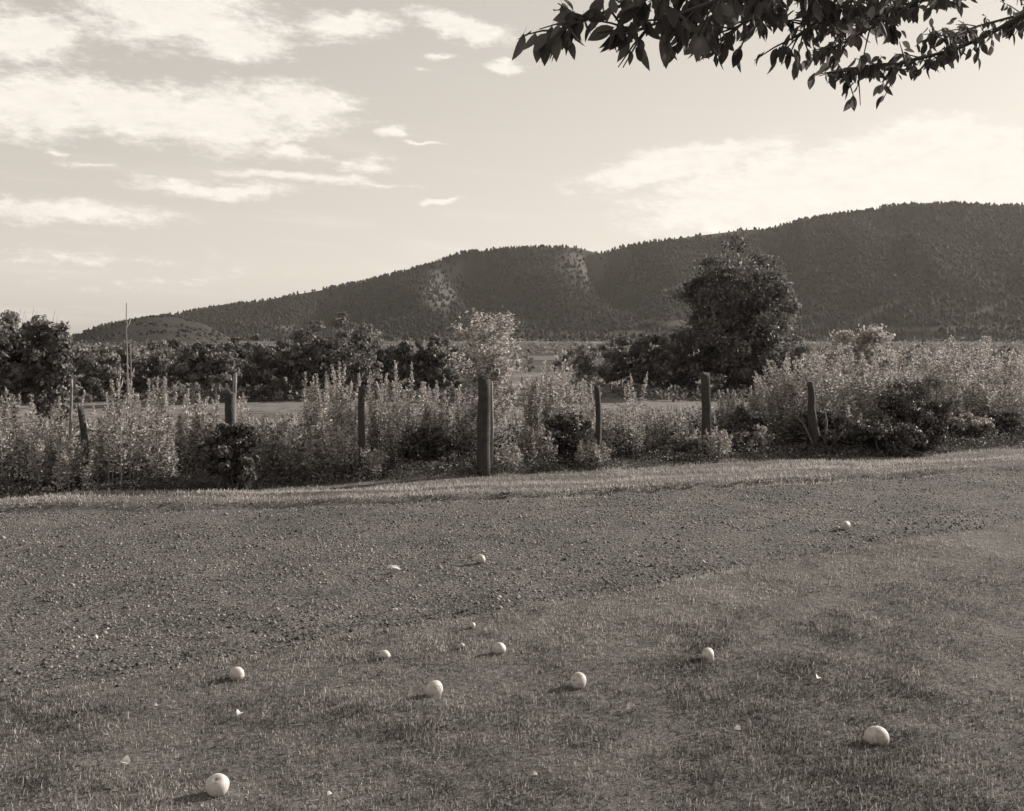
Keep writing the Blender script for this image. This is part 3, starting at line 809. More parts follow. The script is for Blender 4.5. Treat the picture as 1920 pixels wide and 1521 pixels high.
W = [  # px, top, width, offset behind the fence line, label
    (22, 742, 90, .35, 'spiky pale weed clump at the photo edge, left of the leaning first post', dict(bushy=.7)),
    (88, 738, 85, .55, 'spiky pale weed clump just left of the leaning first post', dict(bushy=.7)),
    (196, 760, 70, .4, 'rounded pale weed clump just right of the leaning first post', dict(bushy=.8)),
    (234, 712, 66, -.35, 'tallest pale weed at the foot of the tall dead stalks', dict(bushy=.6)),
    (290, 712, 70, .3, 'forked spiky weed right of the tall dead stalks', dict(bushy=.55)),
    (345, 728, 60, .5, 'lower spiky weed midway to the dark bush at the second post', dict(bushy=.6)),
    (392, 742, 70, .6, 'dense pale weed touching the second post on its left', dict(bushy=.8)),
    (466, 742, 40, .5, 'thin spiky weed touching the second post on its right', dict(bushy=.4)),
    (525, 792, 95, .2, 'low leafy weed in front of the open meadow gap', dict(bushy=.9)),
    (600, 700, 70, .35, 'tall spiky weed clump at the edge of the open meadow gap', dict(bushy=.6)),
    (645, 682, 70, .5, 'tall spiky weed clump just left of the thin third post', dict(bushy=.6)),
    (715, 700, 60, .55, 'spiky weed clump just right of the thin third post', dict(bushy=.6)),
    (748, 684, 45, .6, 'weed with the highest single spike between third and fourth posts', dict(bushy=.45)),
    (800, 718, 85, .6, 'pale weed clump midway between third and fourth posts', dict(bushy=.7)),
    (862, 728, 75, .6, 'pale weed clump just left of the thick fourth post', dict(bushy=.7)),
    (1000, 690, 80, .5, 'tall spiky weed clump right of the sapling', dict(bushy=.65)),
    (1045, 678, 70, .6, 'highest spiky weed clump between fourth and fifth posts', dict(bushy=.55)),
    (1092, 715, 60, .5, 'spiky weed clump just left of the fifth post', dict(bushy=.6)),
    (1188, 702, 34, .7, 'single slender weed standing up in the low gap right of the fifth post', dict(bushy=.4, nst=6)),
    (1165, 775, 90, .35, 'low pale weed clump just right of the fifth post', dict(bushy=.9)),
    (1250, 768, 110, .45, 'low wide weed clump left of the sixth post', dict(bushy=.9)),
    (150, 828, 70, -.45, 'low weed hiding the foot of the leaning first post', dict(bushy=1.0)),
    (690, 835, 60, -.45, 'low tufted weed hiding the foot of the thin third post', dict(bushy=.9)),
    (955, 835, 60, -.4, 'low leafy weed right of the foot of the thickest post', dict(bushy=.9)),
    (1110, 825, 80, -.45, 'low leafy weed round the foot of the fifth post', dict(bushy=1.0)),
    (1340, 800, 70, -.4, 'low leafy weed round the foot of the sixth post', dict(bushy=1.0)),
    (560, 800, 80, -.1, 'low leafy weed in front, below the tall spiky clumps', dict(bushy=1.0)),
    (640, 790, 90, -.1, 'broad leafy weed at the foot of the thin third post', dict(bushy=1.0)),
    (285, 800, 130, -.1, 'wide leafy weed mass below the forked spiky weed', dict(bushy=1.0)),
    (110, 815, 120, -.15, 'wide low weed mass in front of the leaning first post', dict(bushy=1.0)),
    (1010, 800, 90, .05, 'low leafy weed in front of the dark hollow right of the fourth post', dict(bushy=.9)),
    (1385, 730, 110, .6, 'arching grassy weed right of the sixth post with dark underside', dict(bushy=.7, tone=.42)),
    (1440, 740, 90, .5, 'grey arching weed left of the gnarled seventh post', dict(bushy=.8, tone=.42)),
]
for (px, top, w, off, lab, kw) in W: weed(px, top, w, off, lab, **kw)

shrub(432, 795, 115, -.95, 'dark dense bush growing round the foot of the second post', M_DARKWEED_SHADE, .05, 6000, .35, shoots=4)
weed(1500, 660, 140, .7, 'tall upright shrub behind the gnarled seventh post', name='leafy_shrub', category='shrub', group='shrubs along the fence', bushy=0.75, tone=.42, leaf=.042, spread_=1.0, depth=.9, nst=30)
weed(1580, 645, 130, .9, 'tall leafy shrub right of the gnarled seventh post', name='leafy_shrub', category='shrub', group='shrubs along the fence', bushy=0.75, tone=.42, leaf=.042, spread_=1.0, depth=.9, nst=30)
shrub(1625, 612, 160, 6.5, 'rounded pale bush rising behind the tall fence shrubs', nleaf=12000, tone=.5, leaf=.07, shoots=20)
weed(1740, 634, 150, 1.0, 'broad shrub with a dark hollow round the pale eighth post', name='leafy_shrub', category='shrub', group='shrubs along the fence', bushy=0.8, tone=.45, leaf=.042, spread_=1.0, depth=.9, nst=30)
weed(1820, 630, 130, 1.2, 'pale loose shrub toward the right end of the fence', name='leafy_shrub', category='shrub', group='shrubs along the fence', bushy=0.8, tone=.55, leaf=.042, spread_=1.0, depth=.9, nst=30)
weed(1915, 652, 70, .9, 'pale shrub cut by the right photo edge', name='leafy_shrub', category='shrub', group='shrubs along the fence', bushy=0.8, tone=.58, leaf=.042, spread_=1.0, depth=.9, nst=30)
weed(1985, 660, 140, 1.0, 'leafy shrub beyond the last fence post', name='leafy_shrub', category='shrub', group='shrubs along the fence', bushy=0.6, tone=.5, leaf=.042, spread_=1.0, depth=.9, nst=14)
shrub(1650, 788, 235, -.75, 'low dark spreading bush in its own shade at the verge', M_DARKWEED_SHADE, .045, 9000, .35, shoots=6, ryf=.35)
shrub(1800, 775, 130, .15, 'pale low bush in the sun at the verge edge', nleaf=9000, tone=.62, leaf=.045, shoots=10)
shrub(1400, 795, 100, .1, 'small pale bush by the verge between sixth and seventh posts', nleaf=5000, tone=.58, leaf=.045, shoots=8)
shrub(1300, 815, 120, -.05, 'small leafy bush hiding the foot of the sixth post', nleaf=6000, tone=.5, leaf=.042, shoots=8)


def undergrowth():
    acc = Acc(); n = 74000
    x = rng.uniform(-7.5, 10.5, n); t = rng.uniform(-.05, 2.4, n); y = fence_y(x) + t
    patch = fbm(x * 1.3, y * 1.3, 4, 101); hmax = (.12 + .60 * patch ** 1.2 * 1.4) * np.clip((t + .1) / .5, .2, 1)
    k = patch > .32; x, y, hmax, patch = x[k], y[k], hmax[k], patch[k]; n = len(x)
    z = ground_z(x, y) + hmax * rng.random(n) ** 1.1
    a = rng.uniform(0, 6.283, n); L = rng.uniform(.022, .055, n)
    leaves(acc, np.stack([x, y, z], -1), np.stack([np.cos(a), np.sin(a), rng.uniform(-.1, 1.1, n)], -1), L, L * rng.uniform(.35, .7, n), np.clip(.18 + (patch - .5) * 3.0 + rng.normal(0, .15, n), 0, 1))
    obj('undergrowth', acc.mesh('undergrowth', M_UNDER), kind='stuff', label='tangled low undergrowth along the foot of the fence', category='undergrowth')


undergrowth()


def shadow_band_leaves():  # dark leaves laid to deepen the shadow the weeds cast on the verge
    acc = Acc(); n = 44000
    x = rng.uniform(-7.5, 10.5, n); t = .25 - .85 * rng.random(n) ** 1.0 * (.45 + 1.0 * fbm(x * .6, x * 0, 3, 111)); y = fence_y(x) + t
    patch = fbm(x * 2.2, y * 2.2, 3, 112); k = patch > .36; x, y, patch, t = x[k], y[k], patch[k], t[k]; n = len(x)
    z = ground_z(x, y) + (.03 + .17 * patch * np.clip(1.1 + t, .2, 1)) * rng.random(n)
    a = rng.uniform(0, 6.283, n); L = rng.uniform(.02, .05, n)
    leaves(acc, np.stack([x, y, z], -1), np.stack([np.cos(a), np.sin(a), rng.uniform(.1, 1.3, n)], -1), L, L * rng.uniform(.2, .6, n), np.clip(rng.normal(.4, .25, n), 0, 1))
    obj('shadow_band_leaves', acc.mesh('shadow_band_leaves', M_DARKWEED_SHADE), kind='stuff', label='dark low leaves added to deepen the shadow along the fence weeds', category='shade leaves')


shadow_band_leaves()
shrub(1545, 768, 84, -.1, 'dark bush added as the shaded hollow right of the gnarled post', M_DARKWEED_SHADE, .04, 4500, .45, shoots=5)  # this run of dark bushes stands for shaded hollows in the brush
shrub(1715, 705, 130, .15, 'tall dark bush added as the shaded hollow below the right hand shrubs', M_DARKWEED_SHADE, .042, 6500, .5, shoots=8)
shrub(1400, 765, 80, .1, 'dark bush added as shade under the arching weeds right of the sixth post', M_DARKWEED_SHADE, .04, 4000, .45, shoots=4)
shrub(1880, 770, 80, .1, 'dark low bush added as a shaded hollow near the right photo edge', M_DARKWEED_SHADE, .04, 4000, .45, shoots=4)
shrub(800, 800, 110, .35, 'dark low bush added as the shaded hollow between third and fourth posts', M_DARKWEED_SHADE, .04, 4500, .4, shoots=4)  # dark leaves in place of the shaded interior under the weeds
shrub(1060, 775, 100, .3, 'dark low bush added as the shaded hollow between fourth and fifth posts', M_DARKWEED_SHADE, .04, 4500, .4, shoots=4)
weed(1455, 690, 110, .9, 'grey leafy shrub between the arching weeds and the gnarled post', name='leafy_shrub', category='shrub', group='shrubs along the fence', bushy=0.7, tone=.42, leaf=.042, spread_=1.0, depth=.9, nst=30)
weed(1655, 660, 120, .6, 'leafy shrub filling the fence between gnarled and eighth posts', name='leafy_shrub', category='shrub', group='shrubs along the fence', bushy=0.8, tone=.48, leaf=.042, spread_=1.0, depth=.9, nst=30)
weed(1560, 745, 120, .3, 'lower leafy shrub just right of the gnarled post', name='leafy_shrub', category='shrub', group='shrubs along the fence', bushy=0.9, tone=.48, leaf=.042, spread_=1.0, depth=.9, nst=30)
weed(1870, 700, 90, .5, 'leafy shrub close to the right photo edge, lower than its neighbours', name='leafy_shrub', category='shrub', group='shrubs along the fence', bushy=0.8, tone=.52, leaf=.042, spread_=1.0, depth=.9, nst=30)

# leafy sapling in the fence line
def sapling():
    Y = 13.0; X = (908 - 960) / F * Y; gz = float(ground_z(X, Y))
    e = empty('leafy_sapling', (X, Y, gz), 'leafy pale sapling rising above the thick fourth post', 'sapling')
    H = EYE - (596 - HOR) / F * Y - gz
    st, lf = Acc(), Acc(); k = 8; t = np.linspace(0, 1, k)
    tube(st, np.stack([.03 * np.sin(t * 5) + .03 * t, .02 * np.sin(t * 4), H * .93 * t], -1), .016 * (1.2 - t), 6, .4)
    for i in range(58):
        z0 = H * rng.uniform(.22, .88); a = rng.uniform(0, 6.283); L = (.44 - .20 * (z0 / H - .6)) * rng.uniform(.5, 1.05) * (1.15 - abs(z0 / H - .68))
        d = np.array([math.cos(a), .8 * math.sin(a), rng.uniform(.35, .8)]); b = np.array([.02, 0, z0])
        p = b + d[None] * (np.linspace(0, 1, 5) * L)[:, None] + np.array([0, 0, 1])[None] * (np.linspace(0, 1, 5) ** 2 * .08)[:, None]
        tube(st, p, .006 * np.linspace(1, .3, 5), 4, .5)
        m = 110; tt = rng.uniform(.15, 1.05, m); c = np.stack([np.interp(tt, np.linspace(0, 1, 5), p[:, j]) for j in range(3)], -1) + rng.normal(0, .035, (m, 3))
        an = rng.uniform(0, 6.283, m); l = rng.uniform(.028, .06, m)
        leaves(lf, c, np.stack([np.cos(an), np.sin(an), rng.uniform(-.5, .8, m)], -1), l, l * rng.uniform(.4, .65, m), np.clip(rng.normal(.55, .22, m), 0, 1), .2)
    obj('trunk', st.mesh('trunk', M_STEM), e); obj('crown', lf.mesh('crown', M_WEED), e)


sapling()


# ------------------------------------------------------------------ fence posts, stalks, poles
def post(px, top, wpx, off, label, lean_px=0, mat=None, name='fence_post', jag=.03, group='weathered posts of the old fence', n=9, sink=.05):
    r = (px - 960) / F; Y = (12.75 + off) / (1 - .39 * r); X = r * Y; gz = float(ground_z(X, Y))
    H = EYE - (top - HOR) / F * Y - gz; R = wpx / F * Y * .5; lean = lean_px / F * Y
    acc = Acc(); k = 12; t = np.linspace(0, 1, k)
    a = np.arange(n) * 2 * np.pi / n; shape = 1 + .22 * (rng.random(n) - .5)
    v = np.zeros((k, n, 3))
    for i in range(k):
        rr = R * (1.06 - .10 * t[i]) * shape * (1 + .07 * (rng.random(n) - .5))
        v[i, :, 0] = lean * t[i] + rr * np.cos(a) + .006 * math.sin(t[i] * 7 + px); v[i, :, 1] = rr * np.sin(a); v[i, :, 2] = -sink + (H + sink) * t[i]
    v[-1, :, 2] += rng.uniform(-jag, jag, n) + jag * np.cos(a + px)
    ct = v[-1].mean(0) + np.array([0, 0, -.006])
    i = np.arange(k - 1)[:, None] * n; j = np.arange(n)[None]; j2 = (j + 1) % n
    q = np.stack([i + j, i + j2, i + n + j2, i + n + j], -1).reshape(-1, 4)
    vv = np.concatenate([v.reshape(-1, 3), ct[None]])
    tr = [[(k - 1) * n + m, (k - 1) * n + (m + 1) % n, k * n] for m in range(n)]
    acc.add(vv, q, tr, .5)
    o = obj(name, acc.mesh(name, mat or M_POST), loc=(X, Y, gz), label=label, category='post', group=group)
    return o


post(167, 766, 13, .0, 'dark thin first post leaning left among the pale weeds', lean_px=-15)
post(133, 712, 6, .6, 'thin pale stake standing up behind the leftmost weeds', mat=M_PALEPOST, jag=.004)
p3 = post(432, 738, 19, .0, 'second post with a dark bush round its foot', lean_px=0)
post(440, 700, 7, .16, 'thin pale stake tied up behind the second post', mat=M_PALEPOST, jag=.004)
post(678, 726, 12, .0, 'thin dark third post between two spiky weed clumps')
p5 = post(907, 712, 25, -.32, 'thickest post, dark and upright below the sapling')
post(922, 716, 6, -.24, 'narrow pale batten standing against the thickest post', mat=M_PALEPOST, jag=.004)
post(1122, 724, 11, .0, 'thin dark fifth post left of the low weed gap', lean_px=-1)
post(1324, 703, 18, .1, 'stout square topped sixth post beneath the big round tree')
post(1740, 706, 9, .75, 'pale eighth post standing in the dark hollow of a shrub', mat=M_PALEPOST)


def gnarled():
    r = (1532 - 960) / F; Y = 12.75 / (1 - .39 * r) - .1; X = r * Y; gz = float(ground_z(X, Y)); s = Y / F
    e = empty('gnarled_post', (X, Y, gz), 'gnarled leaning seventh post with bare forked branches at its foot', 'post', 'weathered posts of the old fence')
    acc = Acc(); H = EYE - (716 - HOR) / F * Y - gz
    t = np.linspace(0, 1, 10)
    tube(acc, np.stack([-14 * s * t + .012 * np.sin(t * 9), .01 * np.cos(t * 8), -.05 + (H + .05) * t], -1), .055 * (1.3 - .6 * t), 8, .4, rough=.3)
    obj('trunk', acc.mesh('trunk', M_POST), e)
    for pts in ([(-.02, 0, .05), (-.10, -.05, .22), (-.20, -.08, .42), (-.30, -.06, .52)], [(.03, 0, .05), (.09, -.06, .22), (.11, -.06, .45), (.08, -.03, .62)],
                [(.04, -.02, .03), (.16, -.07, .12), (.26, -.08, .24), (.33, -.07, .34)]):
        acc = Acc(); tube(acc, pts, [.02, .016, .012, .006], 6, .8); obj('branch', acc.mesh('branch', M_BARK), e)


gnarled()


def dead_stalk(px, top, wpx, off, label, lean_px):
    r = (px - 960) / F; Y = (12.75 + off) / (1 - .39 * r); X = r * Y; gz = float(ground_z(X, Y))
    H = EYE - (top - HOR) / F * Y - gz; s = Y / F; t = np.linspace(0, 1, 12); acc = Acc()
    tube(acc, np.stack([lean_px * s * t + .008 * np.sin(t * 8 + px), .01 * np.sin(t * 5), -.02 + (H + .02) * t], -1), wpx * s * .5 * (1.25 - .75 * t), 6, rng.uniform(.35, .7), rough=.25)
    e = empty('dead_stalk', (X, Y, gz), label, 'stalk', 'tall dead stalks among the weeds')
    obj('stem', acc.mesh('stem', M_STEM), e)
    for j in range(7):
        z = H * rng.uniform(.35, .9); a = rng.uniform(0, 6.28); acc = Acc(); b = np.array([lean_px * s * z / H, 0, z])
        tube(acc, [b, b + np.array([math.cos(a), math.sin(a), .8]) * .02, b + np.array([math.cos(a), math.sin(a), 2.0]) * .035], [.006, .007, .004], 5, .6)
        obj('seed_pod', acc.mesh('seed_pod', M_STEM), e)


dead_stalk(236, 568, 3.6, .35, 'tallest thin dead stalk reaching up to the skyline', 3)
dead_stalk(241, 646, 4.4, .40, 'shorter dead stalk right beside the tallest one', 5)
dead_stalk(226, 682, 3.6, .30, 'shortest dead stalk left of the tallest one', -2)


def utility_pole():
    Y = 240.0; X = (1730 - 960) / F * Y; gz = float(ground_z(X, Y)); H = EYE - (600 - HOR) / F * Y - gz
    e = empty('utility_pole', (X, Y, gz), 'small far utility pole rising above the right hand shrubs', 'pole')
    acc = Acc(); tube(acc, [(0, 0, -.3), (0, 0, H * .5), (0, 0, H)], [.16, .14, .11], 8, .5); obj('pole', acc.mesh('pole', M_BARK), e)
    acc = Acc(); tube(acc, [(-.9, -.14, H - .6), (0, -.14, H - .6), (.9, -.14, H - .6)], .08, 4, .5); obj('crossarm', acc.mesh('crossarm', M_BARK), e)


utility_pole()


# ------------------------------------------------------------------ fallen apples
def apple_meshes(k):
    nu, nv = 20, 14; acc = Acc(); v = []
    for i in range(nv + 1):
        th = math.pi * i / nv; rr = math.sin(th); z = math.cos(th)
        dim = .17 * math.exp(-(th / .34) ** 2) + .10 * math.exp(-((math.pi - th) / .38) ** 2)
        for j in range(nu):
            ph = 2 * math.pi * j / nu
            lob = 1 + .03 * math.cos(5 * ph + k) * (i / nv) + .05 * math.sin(ph + k * 2) + .03 * math.sin(3 * th + 2 * ph + k)
            v.append((rr * lob * (1 + .05 * math.sin(th)) * math.cos(ph), rr * lob * .98 * math.sin(ph), z * (.90 - .02 * math.sin(ph + k)) - math.copysign(dim, z) * (1 if i < nv / 2 else .8)))
    v = np.array(v); i = np.arange(nv)[:, None] * nu; j = np.arange(nu)[None]; j2 = (j + 1) % nu
    acc.add(v, np.stack([i + j, i + nu + j, i + nu + j2, i + j2], -1).reshape(-1, 4), None, .5)
    body = acc.mesh('apple_body', M_APPLE, True)
    acc = Acc(); tube(acc, [(0, 0, .65), (.02, .01, .80), (.08, .03, .96)], [.045, .035, .045], 6, .3); stem = acc.mesh('apple_stem', M_APPLESTEM)
    acc = Acc()
    for q_ in range(5):
        a = q_ * 1.257; leaves(acc, np.array([[.05 * math.cos(a), .05 * math.sin(a), -.79]]), np.array([[math.cos(a), math.sin(a), -.5]]), .10, .07, .3)
    return body, stem, acc.mesh('apple_calyx', M_APPLESTEM)


AM = [apple_meshes(k) for k in range(4)]


def apple(px, py, dpx, label, rot, sink=.12, k=0):
    x, y = ground_at(px, py + dpx * .30); R = dpx / F * y * .5
    z = float(surf_z(x, y)) + R * (.44 - 2 * sink)
    e = empty('fallen_apple', (x, y, z + .012), label, 'apple', 'pale fallen apples'); e.rotation_euler = rot; R *= .94; e.scale = (R * (1 + .05 * math.sin(px)), R * (1 - .04 * math.sin(py)), R * (.96 + .05 * math.cos(px)))
    obj('skin', AM[k][0], e); obj('stem', AM[k][1], e); obj('calyx', AM[k][2], e)


for a in [
    (408, 1474, 47, 'pale apple nearest the bottom edge, with a dark dimple on top', (.55, -.25, .4), .05, 0),
    (1643, 1376, 50, 'large half sunk pale apple at lower right', (-.5, 1.3, 1.0), .2, 1),
    (814, 1292, 36, 'pale apple in the lawn left of centre, nearest the dark grass patch', (.4, 1.4, 2.6), .12, 2),
    (1085, 1278, 35, 'round pale apple in the lawn right of centre', (.3, -1.3, .4), .05, 3),
    (444, 1264, 31, 'pale apple with a shaded cut on the lawn edge at left', (1.5, 1.1, 3.0), .08, 1),
    (936, 1217, 27, 'smaller pale apple near the lawn edge at the centre', (-.9, .2, .3), .1, 2),
    (1328, 1226, 31, 'flattened pale apple alone on the lawn right of centre', (.5, 1.5, .3), .22, 0),
    (722, 1227, 23, 'half hidden pale apple in taller grass by the lane edge', (-1.0, .6, .7), .22, 3),
    (901, 1050, 21, 'pale apple on the lane casting a long thin shadow', (1.0, .3, 2.2), .0, 1),
    (1585, 987, 21, 'farthest pale apple, on the lane at the right', (.9, .1, 4.0), .0, 2),
    (886, 1175, 12, 'tiny pale crab apple at the lane edge above the centre apple', (1.0, .1, 4.0), .1, 0),
    (866, 1213, 11, 'tiny pale crab apple beside the centre apple', (2.0, .1, 1.0), .15, 3),
    (180, 1198, 9, 'tiny pale crab apple alone on the gravel at left', (1.0, .5, 1.0), .05, 2),
]: apple(*a)


def scrap(px, py, wpx, label, rot, pieces=1):
    x, y = ground_at(px, py); L = wpx / F * y
    e = empty('fallen_leaf', (x, y, float(surf_z(x, y)) + .02), label, 'leaf', 'pale dry leaves on the ground'); e.rotation_euler = rot
    for p in range(pieces):
        n = 7; acc = Acc(); t = np.linspace(0, 1, n); w = .32 * L * np.sin(np.pi * t ** .8) + .004
        cx = (t - .5) * L + p * L * .55 ; cz = .22 * L * np.sin(t * 3.1 + p) * .7 + .2 * L * t
        v = np.concatenate([np.stack([cx, -w, cz + w * .5], -1), np.stack([cx, 0 * w, cz], -1), np.stack([cx, w, cz + w * .6], -1)])
        i = np.arange(n - 1)
        acc.add(v, np.concatenate([np.stack([i, i + 1, i + 1 + n, i + n], -1), np.stack([i + n, i + n + 1, i + 1 + 2 * n, i + 2 * n], -1)]), None, .95 if 'bright' in label or pieces > 1 else rng.uniform(.2, .6))
        obj('blade', acc.mesh('blade', M_SCRAP, True), e)


for s in [
    (733, 1074, 17, 'pale curled pair of dry leaves lying on the lane', (.2, .1, .1), 2),
    (236, 1440, 20, 'bright curled scrap of leaf left of the nearest apple', (.5, .3, -.5), 1),
    (1533, 1281, 11, 'bright leaf scrap above the large half sunk apple', (.4, .2, 1.2), 1),
    (1383, 1378, 11, 'bright leaf scrap left of the large half sunk apple', (.4, .1, -.4), 1),
    (1183, 1336, 16, 'pale bent leaf below the round apple right of centre', (.5, -.3, .3), 1),
    (448, 1350, 16, 'dull pale leaf in the grass below the cut apple', (.3, .3, 1.5), 1),
    (1000, 1466, 15, 'dull pale leaf near the bottom edge at the centre', (.2, .2, .2), 1),
    (618, 1503, 11, 'small pale leaf at the bottom edge right of the nearest apple', (.2, .3, .9), 1),
    (290, 1334, 10, 'small pale leaf at left between two apples', (.3, .2, .4), 1),
    (1640, 1168, 9, 'small dull leaf alone on the lawn at right', (.3, .2, 2.4), 1),
]: scrap(*s)


# ------------------------------------------------------------------ the apple tree overhead, its trunk outside the picture at right
def apple_tree():
    tx, ty = 3.5, 3.1; gz = float(ground_z(tx, ty))
    e = empty('apple_tree', (tx, ty, gz), 'apple tree whose dark leafy branches hang into the top right of the picture', 'tree')
    O = np.array([tx, ty, gz])
    acc = Acc(); t = np.linspace(0, 1, 9)
    tp = np.stack([-.10 * t + .03 * np.sin(t * 6), .05 * np.sin(t * 4), -.1 + 2.0 * t], -1)
    tube(acc, tp, .15 * (1.3 - .5 * t), 12, .4, rough=.15); obj('trunk', acc.mesh('trunk', M_BARK, True), e)
    top = tp[-1] + O
    paths = [  # (photo px, py, distance) waypoints of each branch after it leaves the trunk
        [(2250, -420, 3.0), (1700, -200, 2.9), (1420, -95, 2.8), (1250, -25, 2.75), (1135, 14, 2.7), (1048, 58, 2.65)],
        [(2300, -380, 3.3), (1800, -170, 3.3), (1560, -60, 3.25), (1440, 5, 3.2), (1375, 55, 3.15)],
        [(2350, -250, 4.0), (2050, -30, 4.4), (1900, 48, 4.5), (1800, 92, 4.45), (1690, 128, 4.4), (1580, 135, 4.3)],
        [(2350, -350, 3.8), (1980, -110, 4.0), (1760, -10, 4.0), (1640, 45, 3.9), (1560, 92, 3.85)],
        [(2400, -150, 4.5), (2150, -20, 4.9), (1960, 20, 5.0), (1840, 50, 5.0), (1740, 70, 4.9)],
        [(2300, -500, 3.2), (1900, -300, 3.4), (1650, -130, 3.4), (1500, -40, 3.35), (1440, 20, 3.3)],
        [(2300, -400, 3.0), (1900, -220, 2.9), (1600, -110, 2.85), (1380, -20, 2.8), (1250, 20, 2.75), (1190, 60, 2.72)],
        [(2350, -300, 4.2), (2000, -80, 4.2), (1850, -20, 4.2), (1700, 10, 4.2), (1620, 30, 4.1)],
        [(2300, -420, 3.6), (1900, -160, 3.6), (1720, -70, 3.6), (1590, -5, 3.55), (1500, 45, 3.5)], [(2300, -450, 3.4), (1850, -200, 3.1), (1560, -80, 3.0), (1370, -10, 2.95), (1290, 30, 2.9)],
        [(2300, -420, 3.5), (1850, -130, 3.5), (1650, -30, 3.45), (1545, 30, 3.4), (1490, 70, 3.35)],
        [(2600, -700, 3.5), (2300, -900, 3.2), (1900, -800, 2.9)], [(2700, -600, 3.9), (3200, -900, 4.2), (3500, -800, 4.6)], [(2600, -700, 3.0), (2700, -1200, 2.4), (2500, -1500, 2.0)],
    ]
    LV = []
    for bi, wp in enumerate(paths):
        P = np.array([top] + [at(*w) for w in wp]); k = 26
        s = np.concatenate([[0], np.cumsum(np.linalg.norm(np.diff(P, axis=0), axis=1))]); ss = np.linspace(0, s[-1], k)
        C = np.stack([np.interp(ss, s, P[:, j]) for j in range(3)], -1)
        for _ in range(3): C[1:-1] = .25 * C[:-2] + .5 * C[1:-1] + .25 * C[2:]
        C[1:-1] += rng.normal(0, .008, (k - 2, 3))
        tt = np.linspace(0, 1, k); acc = Acc()
        tube(acc, C - O, .034 * (1 - tt) ** 1.2 + .0035, 7, .35); br = obj('branch', acc.mesh('branch', M_BARK, True), e)
        acc = Acc(); L = s[-1]; nt = int(L * 36)
        for _ in range(nt):
            f = 1 - rng.random() ** 1.25 * .74; b = np.array([np.interp(f * s[-1], ss, C[:, j]) for j in range(3)])
            d = unit(np.array([rng.normal(-.35, .6), rng.normal(0, .55), rng.normal(-.05, .40)])); ln = rng.uniform(.05, .15)
            p = [b, b + d * ln * .5 + np.array([0, 0, -.004]), b + d * ln + np.array([0, 0, -.018])]
            tube(acc, np.array(p) - O, [.0032, .0025, .0014], 4, .3)
            for _l in range(rng.integers(3, 6)):
                g = rng.uniform(.25, 1.0); c = b + d * ln * g
                dd = unit(np.array([rng.normal(0, .5), rng.normal(0, .5), -rng.uniform(.25, 1.5)]) + d * .35)
                LV.append((c, dd, rng.uniform(.040, .076) * (1 if c[1] < 2.9 else .86)))
        obj('twig', acc.mesh('twig', M_BARK), br, kind='stuff')
    variants = []
    for vi in range(5):
        n = 7; t = np.linspace(0, 1, n); w = .225 * np.sin(np.pi * t ** .82) ** .9; w[-1] = .004; w[0] = .012
        curl = rng.uniform(.02, .22); fold = rng.uniform(.15, .6); cz = -curl * t ** 2
        v = np.concatenate([np.stack([t, -w, cz + w * fold], -1), np.stack([t, 0 * w, cz], -1), np.stack([t, w, cz + w * fold * rng.uniform(.6, 1.2)], -1), [[-.22, 0, .03], [-.22, .012, .03]]])
        i = np.arange(n - 1)
        q = np.concatenate([np.stack([i, i + 1, i + 1 + n, i + n], -1), np.stack([i + n, i + n + 1, i + 1 + 2 * n, i + 2 * n], -1), [[3 * n, n, 2 * n, 3 * n + 1]]])
        acc = Acc(); acc.add(v, q, None, .2 + .15 * vi); variants.append((v, q, acc.mesh('apple_leaf', M_APLEAF, True)))
    seen, rest = [], []
    for l in LV:
        c = l[0] + l[1] * l[2] * .5; px = 960 + F * c[0] / c[1]; py = HOR - F * (c[2] - EYE) / c[1]
        if not (-25 < py < 400 and 940 < px < 1945) and rng.random() > .25: continue
        (seen if (-25 < py < 400 and 940 < px < 1945) else rest).append(l)
    print('leaves in view', len(seen), 'rest', len(rest))
    order = rng.permutation(len(seen)); single = [seen[i] for i in order[:300]]; rest += [seen[i] for i in order[300:]]
    big = Acc()
    for n_, (c, d, L) in enumerate(single + rest):
        side = unit(np.cross(d, rng.normal(size=3))); up = np.cross(d, side)
        v, q, me = variants[n_ % 5]; c2 = c - O + d * L * .2
        if n_ < len(single):
            M = Matrix(((d[0] * L, side[0] * L, up[0] * L, c2[0]), (d[1] * L, side[1] * L, up[1] * L, c2[1]), (d[2] * L, side[2] * L, up[2] * L, c2[2]), (0, 0, 0, 1)))
            o = obj('leaf', me, e); o.matrix_local = M
        else:
            big.add(c2 + (v[:, :1] * d + v[:, 1:2] * side + v[:, 2:] * up) * L, q, None, rng.uniform(.1, .9))
    obj('foliage', big.mesh('foliage', M_APLEAF, True), e, kind='stuff')


apple_tree()


# ------------------------------------------------------------------ valley haze
def haze():
    m = bpy.data.materials.new('valley_haze'); m.use_nodes = True; nt = m.node_tree; nt.nodes.clear()
    out = nt.nodes.new('ShaderNodeOutputMaterial'); vo = nt.nodes.new('ShaderNodeVolumePrincipled')
    vo.inputs['Color'].default_value = (1, .95, .88, 1); vo.inputs['Density'].default_value = 0.000034
    vo.inputs['Anisotropy'].default_value = 0.2
    nt.links.new(vo.outputs[0], out.inputs['Volume'])
    x0, x1, y0, y1, z0, z1 = -6200, 6200, -450, 7100, -60, 420
    v = [(x, y, z) for z in (z0, z1) for y in (y0, y1) for x in (x0, x1)]
    obj('haze', mesh('haze', v, np.array([[0, 2, 3, 1], [4, 5, 7, 6], [0, 1, 5, 4], [2, 6, 7, 3], [0, 4, 6, 2], [1, 3, 7, 5]]), m), kind='stuff')


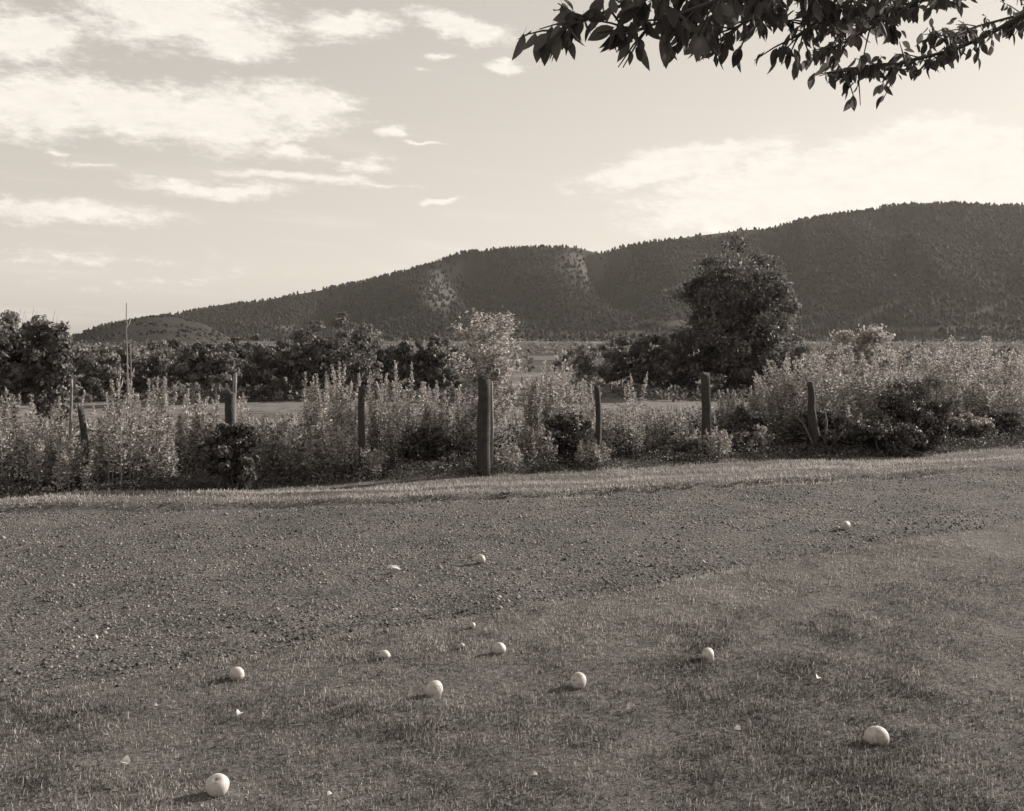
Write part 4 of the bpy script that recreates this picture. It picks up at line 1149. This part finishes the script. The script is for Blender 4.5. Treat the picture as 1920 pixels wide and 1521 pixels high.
USE_HAZE = True
if USE_HAZE: haze()
sc.cycles.use_adaptive_sampling = True
sc.cycles.max_bounces = 6; sc.cycles.diffuse_bounces = 3; sc.cycles.transmission_bounces = 3; sc.cycles.transparent_max_bounces = 4
